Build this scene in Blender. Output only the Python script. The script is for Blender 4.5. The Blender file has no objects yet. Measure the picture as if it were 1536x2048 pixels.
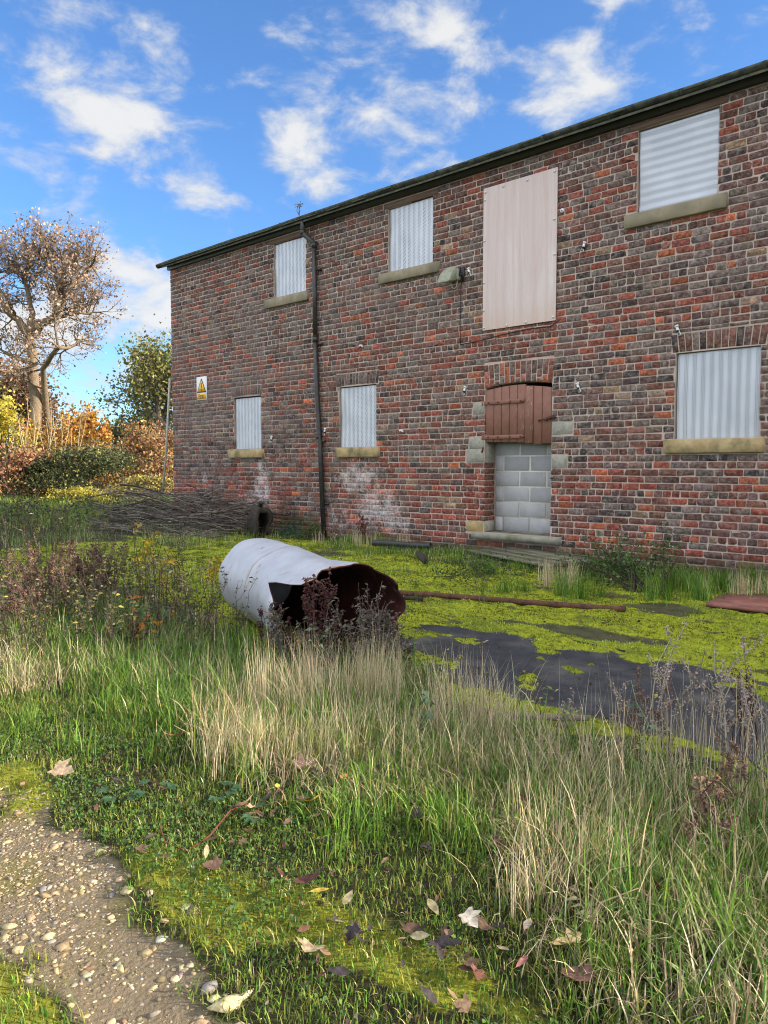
import bpy, math, random
import numpy as np
from mathutils import Matrix, Vector
rnd = random.Random(7)
rg = np.random.default_rng(11)
scene = bpy.context.scene
COL = scene.collection

# ------------------------------------------------------------------ camera
FPX = 1540.0
PITCH = math.atan(95 / 1540)
TH = math.atan(1651 / math.hypot(1540, 95))
_s, _c = math.sin(TH), math.cos(TH)
FW = np.array([-_c, _s, 0.0]); RT = np.array([_s, _c, 0.0]); ZZ = np.array([0, 0, 1.0])
CA = math.cos(PITCH) * FW - math.sin(PITCH) * ZZ
CU = math.sin(PITCH) * FW + math.cos(PITCH) * ZZ
CAM = np.array([15.14, -9.39, 1.3])
cd = bpy.data.cameras.new("camera")
cam = bpy.data.objects.new("camera", cd); COL.objects.link(cam)
cd.sensor_fit = 'VERTICAL'; cd.sensor_height = 36; cd.lens = FPX / 2048 * 36
cd.clip_start = 0.05; cd.clip_end = 2000
M = Matrix(((RT[0], CU[0], -CA[0], CAM[0]), (RT[1], CU[1], -CA[1], CAM[1]), (RT[2], CU[2], -CA[2], CAM[2]), (0, 0, 0, 1)))
cam.matrix_world = M
scene.camera = cam

def ray(x, y): return CA * FPX + RT * (x - 768) + CU * (1024 - y)
def gnd(x, y, z=0.0):
    r = ray(x, y); t = (z - CAM[2]) / r[2]; q = CAM + t * r; return float(q[0]), float(q[1])
def dep(x, y, d): return CAM + ray(x, y) * (d / FPX)
def to_px(P):
    d = np.asarray(P, float) - CAM; zz = np.maximum(d @ CA, 1e-3)
    return 768 + FPX * (d @ RT) / zz, 1024 - FPX * (d @ CU) / zz, d @ CA
def inview(x, y, z=0.0, m=260):
    P = np.stack([x, y, np.zeros_like(x) + z], -1); px, py, d = to_px(P)
    return (d > 0.2) & (px > -m) & (px < 1536 + m) & (py < 2048 + m)

# ------------------------------------------------------------------ light
SUN_EL = math.radians(23)
SX, SY = 0.84, 0.54
_n = math.hypot(SX, SY); SX /= _n; SY /= _n
EXPOSURE = 1.25
SKY = 0.10
sd = bpy.data.lights.new("sun", 'SUN'); sun = bpy.data.objects.new("sun", sd); COL.objects.link(sun)
sd.energy = 4.6; sd.angle = math.radians(0.53); sd.color = (1.0, 0.86, 0.68)
sdir = Vector((SX * math.cos(SUN_EL), SY * math.cos(SUN_EL), math.sin(SUN_EL)))
sun.rotation_euler = sdir.to_track_quat('Z', 'Y').to_euler(); sun.location = (30, 30, 30)

world = bpy.data.worlds.new("World"); scene.world = world; world.use_nodes = True
class NT:
    def __init__(s, nt): s.t = nt; nt.nodes.clear()
    def n(s, typ, inp=None, **kw):
        nd = s.t.nodes.new("ShaderNode" + typ)
        for k, v in kw.items(): setattr(nd, k, v)
        for k, v in (inp or {}).items():
            sk = nd.inputs[k]
            if isinstance(v, bpy.types.NodeSocket): s.t.links.new(v, sk)
            elif isinstance(v, bpy.types.Node): s.t.links.new(v.outputs[0], sk)
            else: sk.default_value = v
        return nd
    def m(s, op, a, b=None, c=None, clamp=False):
        i = {0: a}
        if b is not None: i[1] = b
        if c is not None: i[2] = c
        return s.n("Math", i, operation=op, use_clamp=clamp).outputs[0]
    def mix(s, f, a, b, bt='MIX'):
        nd = s.n("Mix", {0: f, 6: a, 7: b}, data_type='RGBA', blend_type=bt); return nd.outputs[2]
    def ramp(s, f, stops, interp='LINEAR'):
        nd = s.n("ValToRGB", {0: f}); r = nd.color_ramp; r.interpolation = interp
        while len(r.elements) < len(stops): r.elements.new(0.5)
        for e, (p, c) in zip(r.elements, stops):
            e.position = p; e.color = c if len(c) == 4 else (*c, 1)
        return nd.outputs[0]
    def noise(s, vec, scale, detail=4, rough=0.55, dist=0.0, **k):
        return s.n("TexNoise", {"Vector": vec, "Scale": scale, "Detail": detail, "Roughness": rough, "Distortion": dist}, **k).outputs[0]
    def rng(s, v, a, b, c=0.0, d=1.0, smooth=False):
        return s.n("MapRange", {0: v, 1: a, 2: b, 3: c, 4: d}, interpolation_type='SMOOTHSTEP' if smooth else 'LINEAR').outputs[0]
w = NT(world.node_tree)
sky = w.n("TexSky", sky_type='NISHITA', sun_disc=False, sun_elevation=SUN_EL, sun_rotation=math.atan2(SX, SY))
sky.altitude = 0; sky.air_density = 1.0; sky.dust_density = 0.25; sky.ozone_density = 3.0
tc = w.n("TexCoord").outputs["Generated"]
sep = w.n("SeparateXYZ", {0: tc})
zc = w.m('ADD', w.m('MAXIMUM', sep.outputs[2], 0.0), 0.12)
pv = w.n("CombineXYZ", {0: w.m('DIVIDE', sep.outputs[0], zc), 1: w.m('DIVIDE', sep.outputs[1], zc), 2: 0.0}).outputs[0]
pv3 = w.n("VectorMath", {0: tc, 1: (1.0, 1.0, 1.9)}, operation='MULTIPLY').outputs[0]
pv3 = w.n("VectorMath", {0: pv3, 1: (3.1, 1.7, .4)}, operation='ADD').outputs[0]
n1 = w.noise(pv3, 11.0, 10, 0.58, 0.2)
n2 = w.noise(pv, 0.75, 3, 0.5, 0.0)
# clouds: direction (as unit vectors), angular half width, strength
CL = []
def cl(x, y, rad, a): 
    r = ray(x, y); r = r / np.linalg.norm(r); CL.append((tuple(r), rad, a))
for a in [(150, 215, 4.2, .30), (260, 260, 4, .26), (370, 310, 3.6, .26), (30, 110, 3.2, .32), (140, 135, 2.4, .16), (60, 300, 5, .16),
          (690, 170, 2.6, .34), (660, 255, 3.0, .36), (560, 225, 2.6, .2), (590, 312, 2.6, .42), (780, 215, 1.9, .3), (500, 165, 3, .16),
          (860, 30, 3.0, .44), (950, 150, 1.8, .40), (1130, 150, 2.8, .44), (1210, 165, 2.4, .3), (1265, 85, 3.0, .42), (1100, 225, 1.8, .34),
          (630, 392, 2.8, .42), (415, 390, 2.0, .28), (640, 20, 4, .17), (400, 40, 4, .14), (1430, 40, 4, .06), (1480, 150, 4, .10),
          (240, 665, 4.4, .95), (150, 700, 4, .8), (60, 700, 5, .6), (330, 700, 4.4, .95), (225, 605, 2.6, .5), (420, 690, 4, .8), (1020, 40, 3, .2), (770, 120, 3, .1)]: cl(*a)
acc = None
for d, rad, a in CL:
    dot = w.n("VectorMath", {0: tc, 1: d}, operation='DOT_PRODUCT').outputs["Value"]
    k = w.m('MULTIPLY', w.m('SUBTRACT', 1.0, dot), 1.0 / (math.radians(rad * .62) ** 2))
    g = w.m('MULTIPLY', w.m('POWER', 2.718, w.m('MULTIPLY', k, -1.0)), a)
    acc = g if acc is None else w.m('ADD', acc, g)
acc = w.m('MINIMUM', w.m('MULTIPLY', acc, .74), 0.46)
# the picture's clouds plus thicker, brighter cloud added out of view to lift the shade
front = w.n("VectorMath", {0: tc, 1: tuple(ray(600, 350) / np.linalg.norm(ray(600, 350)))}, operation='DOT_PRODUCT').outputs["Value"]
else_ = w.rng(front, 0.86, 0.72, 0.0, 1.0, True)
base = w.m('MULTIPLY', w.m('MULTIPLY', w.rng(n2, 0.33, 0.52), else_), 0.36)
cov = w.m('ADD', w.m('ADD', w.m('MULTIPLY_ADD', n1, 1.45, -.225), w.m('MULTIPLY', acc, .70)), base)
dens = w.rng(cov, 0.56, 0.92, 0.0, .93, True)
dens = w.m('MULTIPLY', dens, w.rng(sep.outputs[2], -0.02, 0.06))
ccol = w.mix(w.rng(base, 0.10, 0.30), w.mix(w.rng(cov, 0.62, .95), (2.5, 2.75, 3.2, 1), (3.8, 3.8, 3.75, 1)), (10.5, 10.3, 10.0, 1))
tint = w.mix(1.0, sky.outputs[0], (0.62, 0.85, 1.10, 1), 'MULTIPLY')
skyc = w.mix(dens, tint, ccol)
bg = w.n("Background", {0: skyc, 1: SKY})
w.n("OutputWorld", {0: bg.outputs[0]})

vs = scene.view_settings
vs.view_transform = 'Standard'; vs.look = 'None'; vs.exposure = EXPOSURE; vs.gamma = 1.0; vs.use_curve_mapping = False
cy = scene.cycles
try:
    cy.use_denoising = True; cy.denoiser = 'OPENIMAGEDENOISE'; cy.denoising_prefilter = 'ACCURATE'
except Exception: pass
cy.filter_width = 1.05
cy.max_bounces = 6; cy.diffuse_bounces = 4; cy.glossy_bounces = 2; cy.transmission_bounces = 3; cy.transparent_max_bounces = 8
cy.caustics_reflective = False; cy.caustics_refractive = False

# ------------------------------------------------------------------ helpers
def link(o, parent=None):
    COL.objects.link(o)
    if parent is not None: o.parent = parent
    return o
def tag(o, label=None, cat=None, group=None, kind=None):
    if label: o['label'] = label
    if cat: o['category'] = cat
    if group: o['group'] = group
    if kind: o['kind'] = kind
    return o
def thing(name, label, cat, loc=(0, 0, 0), group=None):
    o = bpy.data.objects.new(name, None); o.location = loc; o.empty_display_size = 0.1
    link(o); return tag(o, label, cat, group)
def ptr(parent):
    """world origin of a parent chain of unrotated empties/meshes"""
    v = Vector((0, 0, 0))
    while parent is not None:
        v += parent.location; parent = parent.parent
    return v
def mesh_np(name, V, faces, mat, parent=None, col=None, smooth=False, world_coords=True, mats=None, midx=None, uv=None):
    """V (n,3); faces: list of (k,size) int arrays or python list of tuples"""
    V = np.asarray(V, np.float64)
    if parent is not None and world_coords:
        V = V - np.array(ptr(parent))
    me = bpy.data.meshes.new(name)
    if isinstance(faces, np.ndarray): faces = [faces]
    if faces and not isinstance(faces[0], np.ndarray):
        tot = np.array([len(f) for f in faces], np.int32); idx = np.array([i for f in faces for i in f], np.int32)
    else:
        tot = np.concatenate([np.full(len(f), f.shape[1], np.int32) for f in faces]); idx = np.concatenate([f.reshape(-1) for f in faces]).astype(np.int32)
    st = np.concatenate([[0], np.cumsum(tot)[:-1]]).astype(np.int32)
    me.vertices.add(len(V)); me.vertices.foreach_set("co", V.astype(np.float32).reshape(-1))
    me.loops.add(len(idx)); me.loops.foreach_set("vertex_index", idx)
    me.polygons.add(len(tot)); me.polygons.foreach_set("loop_start", st); me.polygons.foreach_set("loop_total", tot)
    if midx is not None: me.polygons.foreach_set("material_index", np.asarray(midx, np.int32))
    if smooth: me.polygons.foreach_set("use_smooth", np.ones(len(tot), bool))
    me.update(calc_edges=True)
    if col is not None:
        c = np.asarray(col, np.float32)
        if c.ndim == 1: c = np.tile(c, (len(V), 1))
        if c.shape[1] == 3: c = np.concatenate([c, np.ones((len(c), 1), np.float32)], 1)
        a = me.color_attributes.new("col", 'FLOAT_COLOR', 'POINT'); a.data.foreach_set("color", c.reshape(-1))
    if uv is not None:
        l = me.uv_layers.new(name="uv"); l.data.foreach_set("uv", np.asarray(uv, np.float32)[idx].reshape(-1))
    for m_ in (mats or [mat]): me.materials.append(m_)
    o = bpy.data.objects.new(name, me)
    return link(o, parent)

class MB:
    def __init__(s): s.v = []; s.f = []; s.c = []
    def add(s, V, F, col=(1, 1, 1)):
        b = len(s.v); s.v += [tuple(map(float, p)) for p in V]; s.f += [tuple(i + b for i in f) for f in F]; s.c += [col] * len(V)
    def box(s, x0, x1, y0, y1, z0, z1, col=(1, 1, 1), j=0.0):
        V = [(x + rnd.uniform(-j, j), y + rnd.uniform(-j, j), z + rnd.uniform(-j, j)) for x in (x0, x1) for y in (y0, y1) for z in (z0, z1)]
        s.add(V, [(0, 1, 3, 2), (4, 6, 7, 5), (0, 4, 5, 1), (2, 3, 7, 6), (0, 2, 6, 4), (1, 5, 7, 3)], col)
    def bbox(s, x0, x1, y0, y1, z0, z1, b=0.006, col=(1, 1, 1), j=0.0):
        """bevelled box"""
        import bmesh
        bm = bmesh.new()
        bmesh.ops.create_cube(bm, size=1)
        for v in bm.verts:
            v.co = Vector(((x0 if v.co.x < 0 else x1) + rnd.uniform(-j, j), (y0 if v.co.y < 0 else y1) + rnd.uniform(-j, j), (z0 if v.co.z < 0 else z1) + rnd.uniform(-j, j)))
        bmesh.ops.bevel(bm, geom=bm.edges[:], offset=b, segments=1, affect='EDGES')
        bm.verts.index_update()
        s.add([v.co for v in bm.verts], [[v.index for v in f.verts] for f in bm.faces], col); bm.free()
    def tube(s, pts, rad, n=6, col=(1, 1, 1), cap=True):
        pts = [np.asarray(p, float) for p in pts]
        if not hasattr(rad, '__len__'): rad = [rad] * len(pts)
        b = len(s.v); up = None
        for i, p in enumerate(pts):
            t = pts[min(i + 1, len(pts) - 1)] - pts[max(i - 1, 0)]; t = t / (np.linalg.norm(t) + 1e-9)
            if up is None:
                up = np.array([0, 0, 1.0]) if abs(t[2]) < 0.9 else np.array([1.0, 0, 0])
            a = np.cross(t, up); a /= np.linalg.norm(a) + 1e-9; bb = np.cross(a, t); up = bb
            for k in range(n):
                q = 2 * math.pi * k / n; s.v.append(tuple(p + rad[i] * (math.cos(q) * a + math.sin(q) * bb))); s.c.append(col)
        for i in range(len(pts) - 1):
            for k in range(n):
                k2 = (k + 1) % n; s.f.append((b + i * n + k, b + i * n + k2, b + (i + 1) * n + k2, b + (i + 1) * n + k))
        if cap and n > 2:
            s.f.append(tuple(b + k for k in range(n))[::-1]); e = b + (len(pts) - 1) * n; s.f.append(tuple(e + k for k in range(n)))
    def leaf(s, p, d, n_, L, W, col, bend=0.25, fold=0.2):
        """leaf blade from p along d, face normal n_"""
        p = np.asarray(p, float); d = np.asarray(d, float); d = d / (np.linalg.norm(d) + 1e-9)
        n_ = np.asarray(n_, float); sd_ = np.cross(d, n_); sd_ /= np.linalg.norm(sd_) + 1e-9; n_ = np.cross(sd_, d)
        b = len(s.v); mid = p + d * L * .45 + n_ * L * bend * .1; tip = p + d * L - n_ * L * bend
        V = [p, mid + sd_ * W * .5 + n_ * W * fold, mid, mid - sd_ * W * .5 + n_ * W * fold, tip]
        s.add(V, [(0, 2, 1), (0, 3, 2), (1, 2, 4), (2, 3, 4)], col)
    def build(s, name, mat, parent=None, smooth=False, wc=True):
        return mesh_np(name, np.array(s.v), s.f, mat, parent, np.array(s.c), smooth, wc)

def vnoise(x, y, sc, seed=0):
    x = np.asarray(x, float) * sc + seed * 17.31; y = np.asarray(y, float) * sc + seed * 9.77
    xi = np.floor(x); yi = np.floor(y); fx = x - xi; fy = y - yi
    fx = fx * fx * (3 - 2 * fx); fy = fy * fy * (3 - 2 * fy)
    def h(a, b):
        q = np.sin(a * 127.1 + b * 311.7 + seed * 74.7) * 43758.5453; return q - np.floor(q)
    return (h(xi, yi) * (1 - fx) + h(xi + 1, yi) * fx) * (1 - fy) + (h(xi, yi + 1) * (1 - fx) + h(xi + 1, yi + 1) * fx) * fy
def fbm(x, y, sc, seed=0, o=3):
    r = 0; a = 1; t = 0
    for i in range(o): r = r + a * vnoise(x, y, sc * 2 ** i, seed + i); t += a; a *= .5
    return r / t
def sstep(a, b, x):
    t = np.clip((x - a) / (b - a), 0, 1); return t * t * (3 - 2 * t)

# ------------------------------------------------------------------ materials
def mat(name):
    m_ = bpy.data.materials.new(name); m_.use_nodes = True
    return m_, NT(m_.node_tree)
def bump(t, h, strength=0.5, dist=0.01):
    return t.n("Bump", {"Strength": strength, "Distance": dist, "Height": h}).outputs[0]
def out(t, sh): t.n("OutputMaterial", {0: sh})
def prin(t, col, rough=0.8, normal=None, metal=0.0, spec=0.3):
    i = {"Base Color": col, "Roughness": rough, "Metallic": metal, "Specular IOR Level": spec}
    if normal is not None: i["Normal"] = normal
    return t.n("BsdfPrincipled", i).outputs[0]
def pos(t): return t.n("NewGeometry").outputs["Position"]
def attr(t, name="col"): return t.n("Attribute", attribute_name=name).outputs["Color"]

def white_stain(t, P):
    """salt bloom on the lower wall, at two places along it"""
    s = t.n("SeparateXYZ", {0: P}); X, Z = s.outputs[0], s.outputs[2]
    nz = t.noise(P, 5.0, 5, 0.65); nb = t.noise(P, 26.0, 4, 0.6)
    def blob(cx, cz, rx, rz, a):
        dx = t.m('DIVIDE', t.m('SUBTRACT', X, cx), rx); dz = t.m('DIVIDE', t.m('SUBTRACT', Z, cz), rz)
        return t.m('MULTIPLY', t.m('SUBTRACT', 1.0, t.m('ADD', t.m('MULTIPLY', dx, dx), t.m('MULTIPLY', dz, dz)), clamp=True), a)
    a = None
    for b in [(3.1, .85, .32, .5, .9), (3.05, 1.25, .2, .25, .7), (2.8, .55, .55, .3, .6), (5.75, 1.1, .7, .38, .75), (6.2, .55, .75, .5, .8), (6.6, .32, .5, .25, .7), (5.4, .3, .5, .35, .4), (1.2, .95, .3, .2, .4)]:
        q = blob(*b); a = q if a is None else t.m('MAXIMUM', a, q)
    v = t.m('ADD', t.m('MULTIPLY', a, .8), t.m('ADD', t.m('MULTIPLY', t.m('SUBTRACT', nz, 0.5), 1.9), t.m('MULTIPLY', t.m('SUBTRACT', nb, 0.5), 1.5)))
    return t.m('MULTIPLY', t.rng(v, .25, 1.0, 0, .8), t.m('GREATER_THAN', a, 0.001))
def damp(t, P):
    s = t.n("SeparateXYZ", {0: P}); X, Z = s.outputs[0], s.outputs[2]
    dx = t.m('DIVIDE', t.m('SUBTRACT', X, 4.1), 1.0); dz = t.m('DIVIDE', Z, 0.55)
    v = t.m('SUBTRACT', 1.0, t.m('ADD', t.m('MULTIPLY', dx, dx), t.m('MULTIPLY', dz, dz)), clamp=True)
    v = t.m('MAXIMUM', v, t.m('MULTIPLY', t.rng(Z, .28, 0.0), .7))
    return t.m('MULTIPLY', t.rng(t.m('ADD', v, t.m('MULTIPLY', t.m('SUBTRACT', t.noise(P, 4.0, 4), .5), .8)), .15, .7), .8)

def make_brick():
    m_, t = mat("old_brick"); P = pos(t); c = attr(t)
    a = t.noise(P, 13.0, 5, 0.7); b = t.noise(P, 60.0, 5, 0.7); d = t.noise(P, 230.0, 3, 0.65); lg = t.noise(P, 0.9, 4, 0.55)
    grey = t.mix(t.rng(b, .3, .7), (.14, .115, .104, 1), (.315, .27, .24, 1))
    f = t.m('MULTIPLY', t.rng(a, .42, .62), t.n("Attribute", attribute_name="wear").outputs["Fac"])
    col = t.mix(f, c, grey)
    col = t.mix(t.rng(b, .54, .70, 0, .8), col, (.045, .036, .036, 1))
    stk = t.noise(t.n("Mapping", {0: P, 3: (16, 16, 75)}).outputs[0], 1.0, 5, .7)
    col = t.mix(t.rng(stk, .56, .72, 0, .75), col, (.36, .30, .265, 1))
    mo_ = t.noise(P, 24.0, 3, .65, .4)
    col = t.mix(1.0, col, t.mix(t.rng(mo_, .34, .66), (.50, .48, .48, 1), (1.5, 1.5, 1.48, 1)), 'MULTIPLY')
    e = t.noise(P, 21.0, 3, .6)
    col = t.mix(t.rng(e, .62, .72, 0, .7), col, (.30, .085, .055, 1))
    col = t.mix(1.0, col, t.mix(t.rng(d, .3, .7), (.55, .55, .55, 1), (1.42, 1.40, 1.36, 1)), 'MULTIPLY')
    # whole-wall weathering film
    s = t.n("SeparateXYZ", {0: P})
    fz = t.m('MULTIPLY', t.m('MULTIPLY', t.rng(s.outputs[0], 4.6, 2.2), t.rng(s.outputs[2], 1.2, 1.7)), t.m('MULTIPLY', t.rng(s.outputs[2], 5.2, 4.2), .09))
    film = t.m('MULTIPLY', t.rng(t.m('ADD', t.m('ADD', lg, fz), t.m('MULTIPLY', t.m('SUBTRACT', t.noise(P, 30.0, 4, .7), .5), .28)), .53, .74, 0, .55), t.rng(s.outputs[2], 1.0, 1.8))
    col = t.mix(film, col, (.19, .15, .133, 1))
    col = t.mix(white_stain(t, P), col, (.70, .66, .66, 1))
    col = t.mix(damp(t, P), col, t.mix(t.noise(P, 9.0), (.035, .03, .022, 1), (.10, .095, .05, 1)))
    h = t.m('ADD', t.m('MULTIPLY', b, 1.0), t.m('MULTIPLY', d, .5))
    out(t, prin(t, col, .88, bump(t, h, .9, .006), spec=.2)); return m_
def make_mortar():
    m_, t = mat("lime_mortar"); P = pos(t)
    a = t.noise(P, 5.0, 5, .6); b = t.noise(P, 90.0, 5, .7); lg = t.noise(P, 0.9, 4, 0.55)
    col = t.mix(t.rng(a, .3, .7), (.42, .335, .285, 1), (.61, .50, .43, 1))
    s = t.n("SeparateXYZ", {0: P})
    fz = t.m('MULTIPLY', t.m('MULTIPLY', t.rng(s.outputs[0], 4.6, 2.2), t.rng(s.outputs[2], 1.2, 1.7)), t.m('MULTIPLY', t.rng(s.outputs[2], 5.2, 4.2), .09))
    film = t.m('MULTIPLY', t.rng(t.m('ADD', t.m('ADD', lg, fz), t.m('MULTIPLY', t.m('SUBTRACT', t.noise(P, 30.0, 4, .7), .5), .28)), .53, .74, 0, .55), t.rng(s.outputs[2], 1.0, 1.8))
    col = t.mix(film, col, (.255, .215, .19, 1))
    worn = t.m('MULTIPLY', t.rng(s.outputs[2], 3.1, 1.9), t.m('MULTIPLY', t.rng(s.outputs[0], 7.2, 4.6), t.rng(t.noise(P, 2.2, 4), .42, .6)))
    col = t.mix(t.m('MULTIPLY', worn, .8), col, (.085, .07, .06, 1))
    col = t.mix(t.rng(b, .66, .8, 0, .4), col, (.16, .13, .11, 1))
    col = t.mix(white_stain(t, P), col, (.68, .64, .63, 1))
    col = t.mix(damp(t, P), col, (.06, .055, .035, 1))
    out(t, prin(t, col, .95, bump(t, b, .8, .008), spec=.1)); return m_
def simple(name, c1, c2, sc=20, rough=.8, bs=.4, bd=.004, metal=0.0, spec=.3, stretch=None, c3=None, sc3=3.0, r3=(.5, .7), f3=.8, detail=5):
    m_, t = mat(name)
    P = t.n("TexCoord").outputs["Object"]
    Q = t.n("Mapping", {0: P, 3: stretch}).outputs[0] if stretch else P
    a = t.noise(Q, sc, detail, .6); col = t.mix(t.rng(a, .3, .7), (*c1, 1), (*c2, 1))
    if c3: col = t.mix(t.rng(t.noise(P, sc3, 5, .6), *r3, 0, f3), col, (*c3, 1))
    out(t, prin(t, col, rough, bump(t, a, bs, bd), metal, spec)); return m_
def vmat(name, rough=.65, transl=.0, spec=.25, var=.35, sc=40):
    m_, t = mat(name); c = attr(t); P = pos(t)
    col = t.mix(1.0, c, t.mix(t.rng(t.noise(P, sc, 3, .6), .3, .7), (1 - var,) * 3 + (1,), (1 + var,) * 3 + (1,)), 'MULTIPLY')
    sh = prin(t, col, rough, None, 0, spec)
    if transl:
        tr = t.n("BsdfTranslucent", {0: col}).outputs[0]; sh = t.n("MixShader", {0: transl, 1: sh, 2: tr}).outputs[0]
    out(t, sh); return m_
M_BRICK = make_brick(); M_MORTAR = make_mortar()
M_SILL = simple("sandstone", (.34, .245, .115), (.52, .40, .22), 9, .9, .6, .006, c3=(.10, .10, .055), sc3=4.0, r3=(.48, .66), f3=.75)
M_SILL2 = simple("grey_sandstone", (.24, .205, .14), (.37, .315, .215), 12, .9, .5, .005, c3=(.13, .125, .09), sc3=3.0, r3=(.46, .64), f3=.7)
M_STONE = simple("quoin_stone", (.27, .255, .215), (.41, .39, .33), 16, .92, .6, .006, c3=(.20, .21, .16), sc3=5.0)
M_STONEY = simple("yellow_stone", (.40, .27, .10), (.48, .37, .20), 8, .9, .6, .006, c3=(.2, .17, .1), sc3=6.0)
M_LEDGE = simple("ledge_stone", (.20, .19, .15), (.33, .32, .25), 10, .92, .6, .006, c3=(.12, .14, .06), sc3=4.0)
M_TIMBER = simple("lintel_timber", (.10, .06, .045), (.19, .125, .09), 30, .85, .5, .004, stretch=(.12, 1, 1))
M_DOOR = None
M_BLACK = simple("black_plastic", (.012, .013, .016), (.028, .029, .034), 14, .45, .1, .001, spec=.5)
M_PIPE = simple("black_downpipe", (.016, .016, .018), (.05, .045, .04), 9, .42, .1, .001, spec=.5, c3=(.09, .07, .06), sc3=5, r3=(.55, .75), f3=.6)
M_GUTTER = simple("mossy_gutter", (.014, .016, .017), (.05, .055, .042), 7, .6, .3, .003, c3=(.085, .095, .06), sc3=9, r3=(.45, .62), f3=.75)
M_SLATE = simple("roof_slate", (.05, .05, .042), (.13, .13, .095), 14, .85, .6, .005, c3=(.19, .17, .08), sc3=6, r3=(.56, .7), f3=.7)
M_PLASTIC = simple("white_plastic", (.72, .74, .72), (.8, .81, .8), 30, .4, .1, .001, spec=.5)
M_STEEL = simple("screw_steel", (.6, .6, .6), (.78, .78, .78), 60, .35, .1, .001, metal=.3)
M_RUST = simple("rusty_steel", (.06, .03, .022), (.17, .075, .045), 25, .85, .7, .004, c3=(.03, .022, .02), sc3=12)
M_RUSTRED = simple("rust_red_sheet", (.17, .065, .05), (.30, .13, .10), 9, .85, .5, .004, c3=(.10, .08, .06), sc3=5)
M_WOODGREY = simple("weathered_board", (.09, .088, .062), (.27, .26, .19), 22, .9, .8, .006, stretch=(.06, 1, 1), c3=(.09, .11, .035), sc3=4)
M_DARKWOOD = simple("dead_wood", (.02, .016, .014), (.07, .058, .048), 30, .95, .9, .01)
M_POLE = simple("galvanised_pole", (.30, .31, .27), (.46, .46, .41), 20, .55, .2, .001, metal=.3)
M_LAMPGREY = simple("lichened_lamp", (.23, .25, .18), (.36, .37, .29), 25, .7, .3, .003, c3=(.17, .19, .11), sc3=14)
M_CABLE = simple("grey_cable", (.45, .44, .38), (.55, .54, .48), 40, .6, .1, .001)
M_BLADE = vmat("grass_blade", .6, .22, .3, .25, 60)
M_LEAF = vmat("leaf", .6, .30, .3, .3, 60)
M_DRYLEAF = vmat("dry_leaf", .8, .12, .2, .45, 55)
M_BARK = vmat("bark", .92, 0, .1, .4, 12)
M_STEM = vmat("weed_stem", .85, 0, .15, .35, 60)
M_ROCK = vmat("pebble", .92, 0, .15, .35, 90)
M_INSIDE = simple("painted_dark", (.01, .01, .01), (.012, .012, .012), 5, 1.0)
M_SIGNW = simple("sign_white", (.72, .73, .74), (.78, .79, .8), 8, .4, .02, .001)
M_SIGNY = simple("sign_yellow", (.80, .42, .03), (.86, .48, .05), 8, .4, .02, .001)
M_SIGNK = simple("sign_black", (.015, .014, .014), (.02, .02, .02), 8, .4, .02, .001)

def make_block():
    m_, t = mat("concrete_block"); P = pos(t)
    a = t.noise(P, 6, 4, .6); b = t.noise(P, 170, 4, .75); o_ = t.n("ObjectInfo").outputs["Random"]
    col = t.mix(t.rng(a, .3, .7), (.46, .46, .465, 1), (.57, .57, .575, 1))
    col = t.mix(1.0, col, t.mix(o_, (.86, .86, .88, 1), (1.1, 1.1, 1.1, 1)), 'MULTIPLY')
    col = t.mix(t.rng(b, .35, .62, .5, 0), col, (.10, .10, .105, 1))
    out(t, prin(t, col, .95, bump(t, b, 1.0, .006), spec=.15)); return m_
def make_ply():
    m_, t = mat("plywood"); P = t.n("TexCoord").outputs["Object"]
    Q = t.n("Mapping", {0: P, 3: (7.0, 7.0, .55)}).outputs[0]
    a = t.noise(t.n("Mapping", {0: P, 3: (2.2, 2.2, .5)}).outputs[0], 1.3, 4, .55, 1.0); b = t.noise(t.n("Mapping", {0: P, 3: (45, 45, 1.2)}).outputs[0], 2.0, 5, .75, .6)
    wv = t.n("TexWave", {0: Q, 1: .28, 2: 7.0, 3: 3.0, 4: 1.2}, wave_type='BANDS', bands_direction='X').outputs["Fac"]
    col = t.mix(t.rng(a, .15, .85), (.60, .475, .44, 1), (.74, .655, .63, 1))
    col = t.mix(t.rng(wv, .5, .95, 0, .30), col, (.56, .41, .36, 1))
    col = t.mix(t.rng(b, .50, .7, 0, .6), col, (.50, .36, .31, 1))
    s = t.n("SeparateXYZ", {0: P})
    col = t.mix(t.rng(s.outputs[2], .35, 0.0, 0, .35), col, (.56, .36, .22, 1))
    out(t, prin(t, col, .6, bump(t, b, .15, .002), spec=.35)); return m_
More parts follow.
